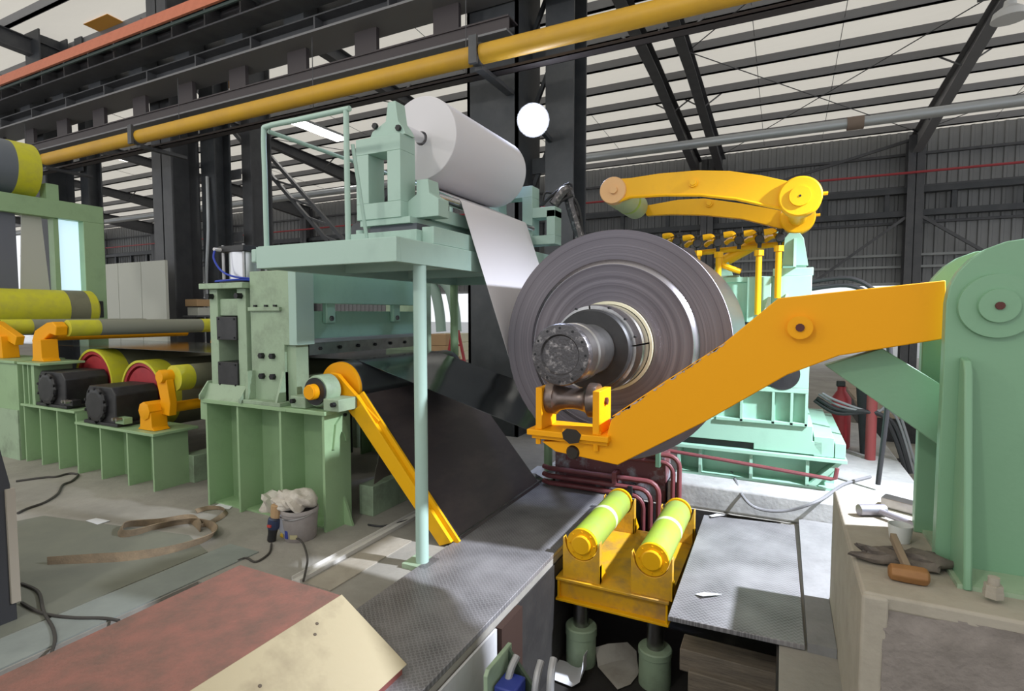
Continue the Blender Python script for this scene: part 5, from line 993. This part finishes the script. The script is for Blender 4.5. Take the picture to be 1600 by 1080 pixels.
for k in range(4):
    rnd = random.Random(40+k); pts = [(.30+.02*k, 6.3+rnd.uniform(-.1, .1), .72+.03*k), (.5, 6.2, .62+.04*k), (.78+rnd.uniform(-.05, .05), 6.15, .66), (.96, 6.2, .45+.1*k), (1.07+.03*k, 6.2, .1)]
    build('service_hose', MB().tube(smoothpath(pts, 6), .02 if k < 2 else .012, 8), RUBBER if k < 2 else CABLEG, label=('thick upper', 'thick lower', 'thin upper', 'thin lower')[k]+' hose looping from the recoiler to the red pipe', cat='hose', group='service hoses right of the recoiler')
build('board_stack', MB().box(1.0, 3.6, 7.9, 11, .0, .16), BLACK, label='dark low plinth under the tan boards', cat='plinth') if False else None
for k in range(3):
    build('tan_board', MB().box(.95+.02*k, 4.2, 8.1+1.25*k, 9.3+1.25*k, .30, .36), mat('tan_board_mat', (.34, .27, .20), .8, 0, (.25, .20, .15), 2, .6), bevel=.004, label=('nearest', 'middle', 'farthest')[k]+' tan board of the low deck right of the recoiler', cat='board', group='tan deck boards')
build('deck_plinth', MB().box(1.0, 4.2, 8.15, 11.8, 0, .30), BLACK, label='black plinth under the tan deck boards', cat='plinth')
for i, (x, y, w, h_, ang, m, lab) in enumerate(((1.35, 7.2, .5, .02, .5, BLACK, 'dark flat bar on the floor before the tan deck'), (1.7, 6.7, .45, .02, 1.1, DSTEEL, 'short steel bar on the floor behind the concrete plinth'))):
    c_, s_ = math.cos(ang)*w, math.sin(ang)*w; build('scrap_bar', MB().bar((x-c_, y-s_, .015), (x+c_, y+s_, .015), .05, .03), m, label=lab, cat='bar')
# far clutter seen through the opening
for i, (x, y, sx, sy, sz, m, lab) in enumerate(((-10.4, 16.5, 1.2, .8, .9, CARDL, 'pale crate stack far behind the shear'), (-12.4, 17.5, 1.4, .8, .7, PARTN, 'pale pallet stack far behind the platform post'), (-9.0, 13.5, .9, .6, 1.0, CARD, 'cardboard boxes far behind the white paper web'))):
    t = thing('crate_stack', lab, 'crate', (x, y, 0))
    for k in range(3): build('crate', MB().box(x-sx/2+.04*k, x+sx/2-.06*k, y-sy/2, y+sy/2, sz/3*k+.005*k, sz/3*(k+1)), m, t, bevel=.01)
for i, x in enumerate((-11.9, -11.2)):
    build('air_duct', MB().tube(smoothpath([(x, 17.8, .9), (x-.1, 17.8, 1.8), (x-.35, 17.8, 2.6), (x-.9, 17.8, 2.95), (x-1.8, 17.8, 2.9)], 6), .2, 16), MINT_PALE, label=('left', 'right')[i]+' pale green duct elbow seen through the bright opening', cat='duct', group='green ducts in the opening')
ld = thing('step_frame', 'red step frame in the bright opening behind the strip', 'trestle', (-7.9, 12.5, 0))
for s_ in (-1, 1): build('leg', MB().bar((-7.9+.35*s_, 12.5, 0), (-7.9+.08*s_, 12.5, 1.15), .06, .06), REDP, ld)
for z in (.35, .75, 1.1): build('rung', MB().bar((-8.2+z*.2, 12.5, z), (-7.6-z*.2, 12.5, z), .05, .05), REDP, ld)
tr = thing('lattice_strut', 'dark lattice truss leaning behind the railing', 'truss', (-8, 8.4, 2.0))
for o_ in (0, .42): build('chord', MB().bar((-13.1+o_, 8.4, 7.5), (-8.0+o_, 8.4, 2.75), .07, .07), COLM2, tr)
for k in range(9): t_ = k/9; build('lacing_bar', MB().bar((-12.2+4.2*t_, 8.4, 6.6-3.85*t_), (-12.2+4.2*(t_+.06)+.42, 8.4, 6.6-3.85*(t_+.06)), .04, .04), COLM2, tr)
build('strut', MB().bar((-7.9, 8.4, 2.75), (-6.4, 8.4, 4.3), .1, .1), COLM, tr)
s_b = thing('stacked_boxes', 'two small cardboard boxes on the laced column', 'box', (-9.9, 6.7, 1.75))
a = P(310, 468, 'y', 6.6)
build('box', MB().box(a.x-.17, a.x+.17, 6.45, 6.75, a.z-.13, a.z+.0), CARD, s_b, bevel=.005); build('box', MB().box(a.x-.15, a.x+.15, 6.48, 6.72, a.z-.3, a.z-.15), PARTN, s_b, bevel=.005)
build('shelf', MB().box(a.x-.2, a.x+.2, 6.42, 6.9, a.z-.33, a.z-.3), COLM2, s_b)
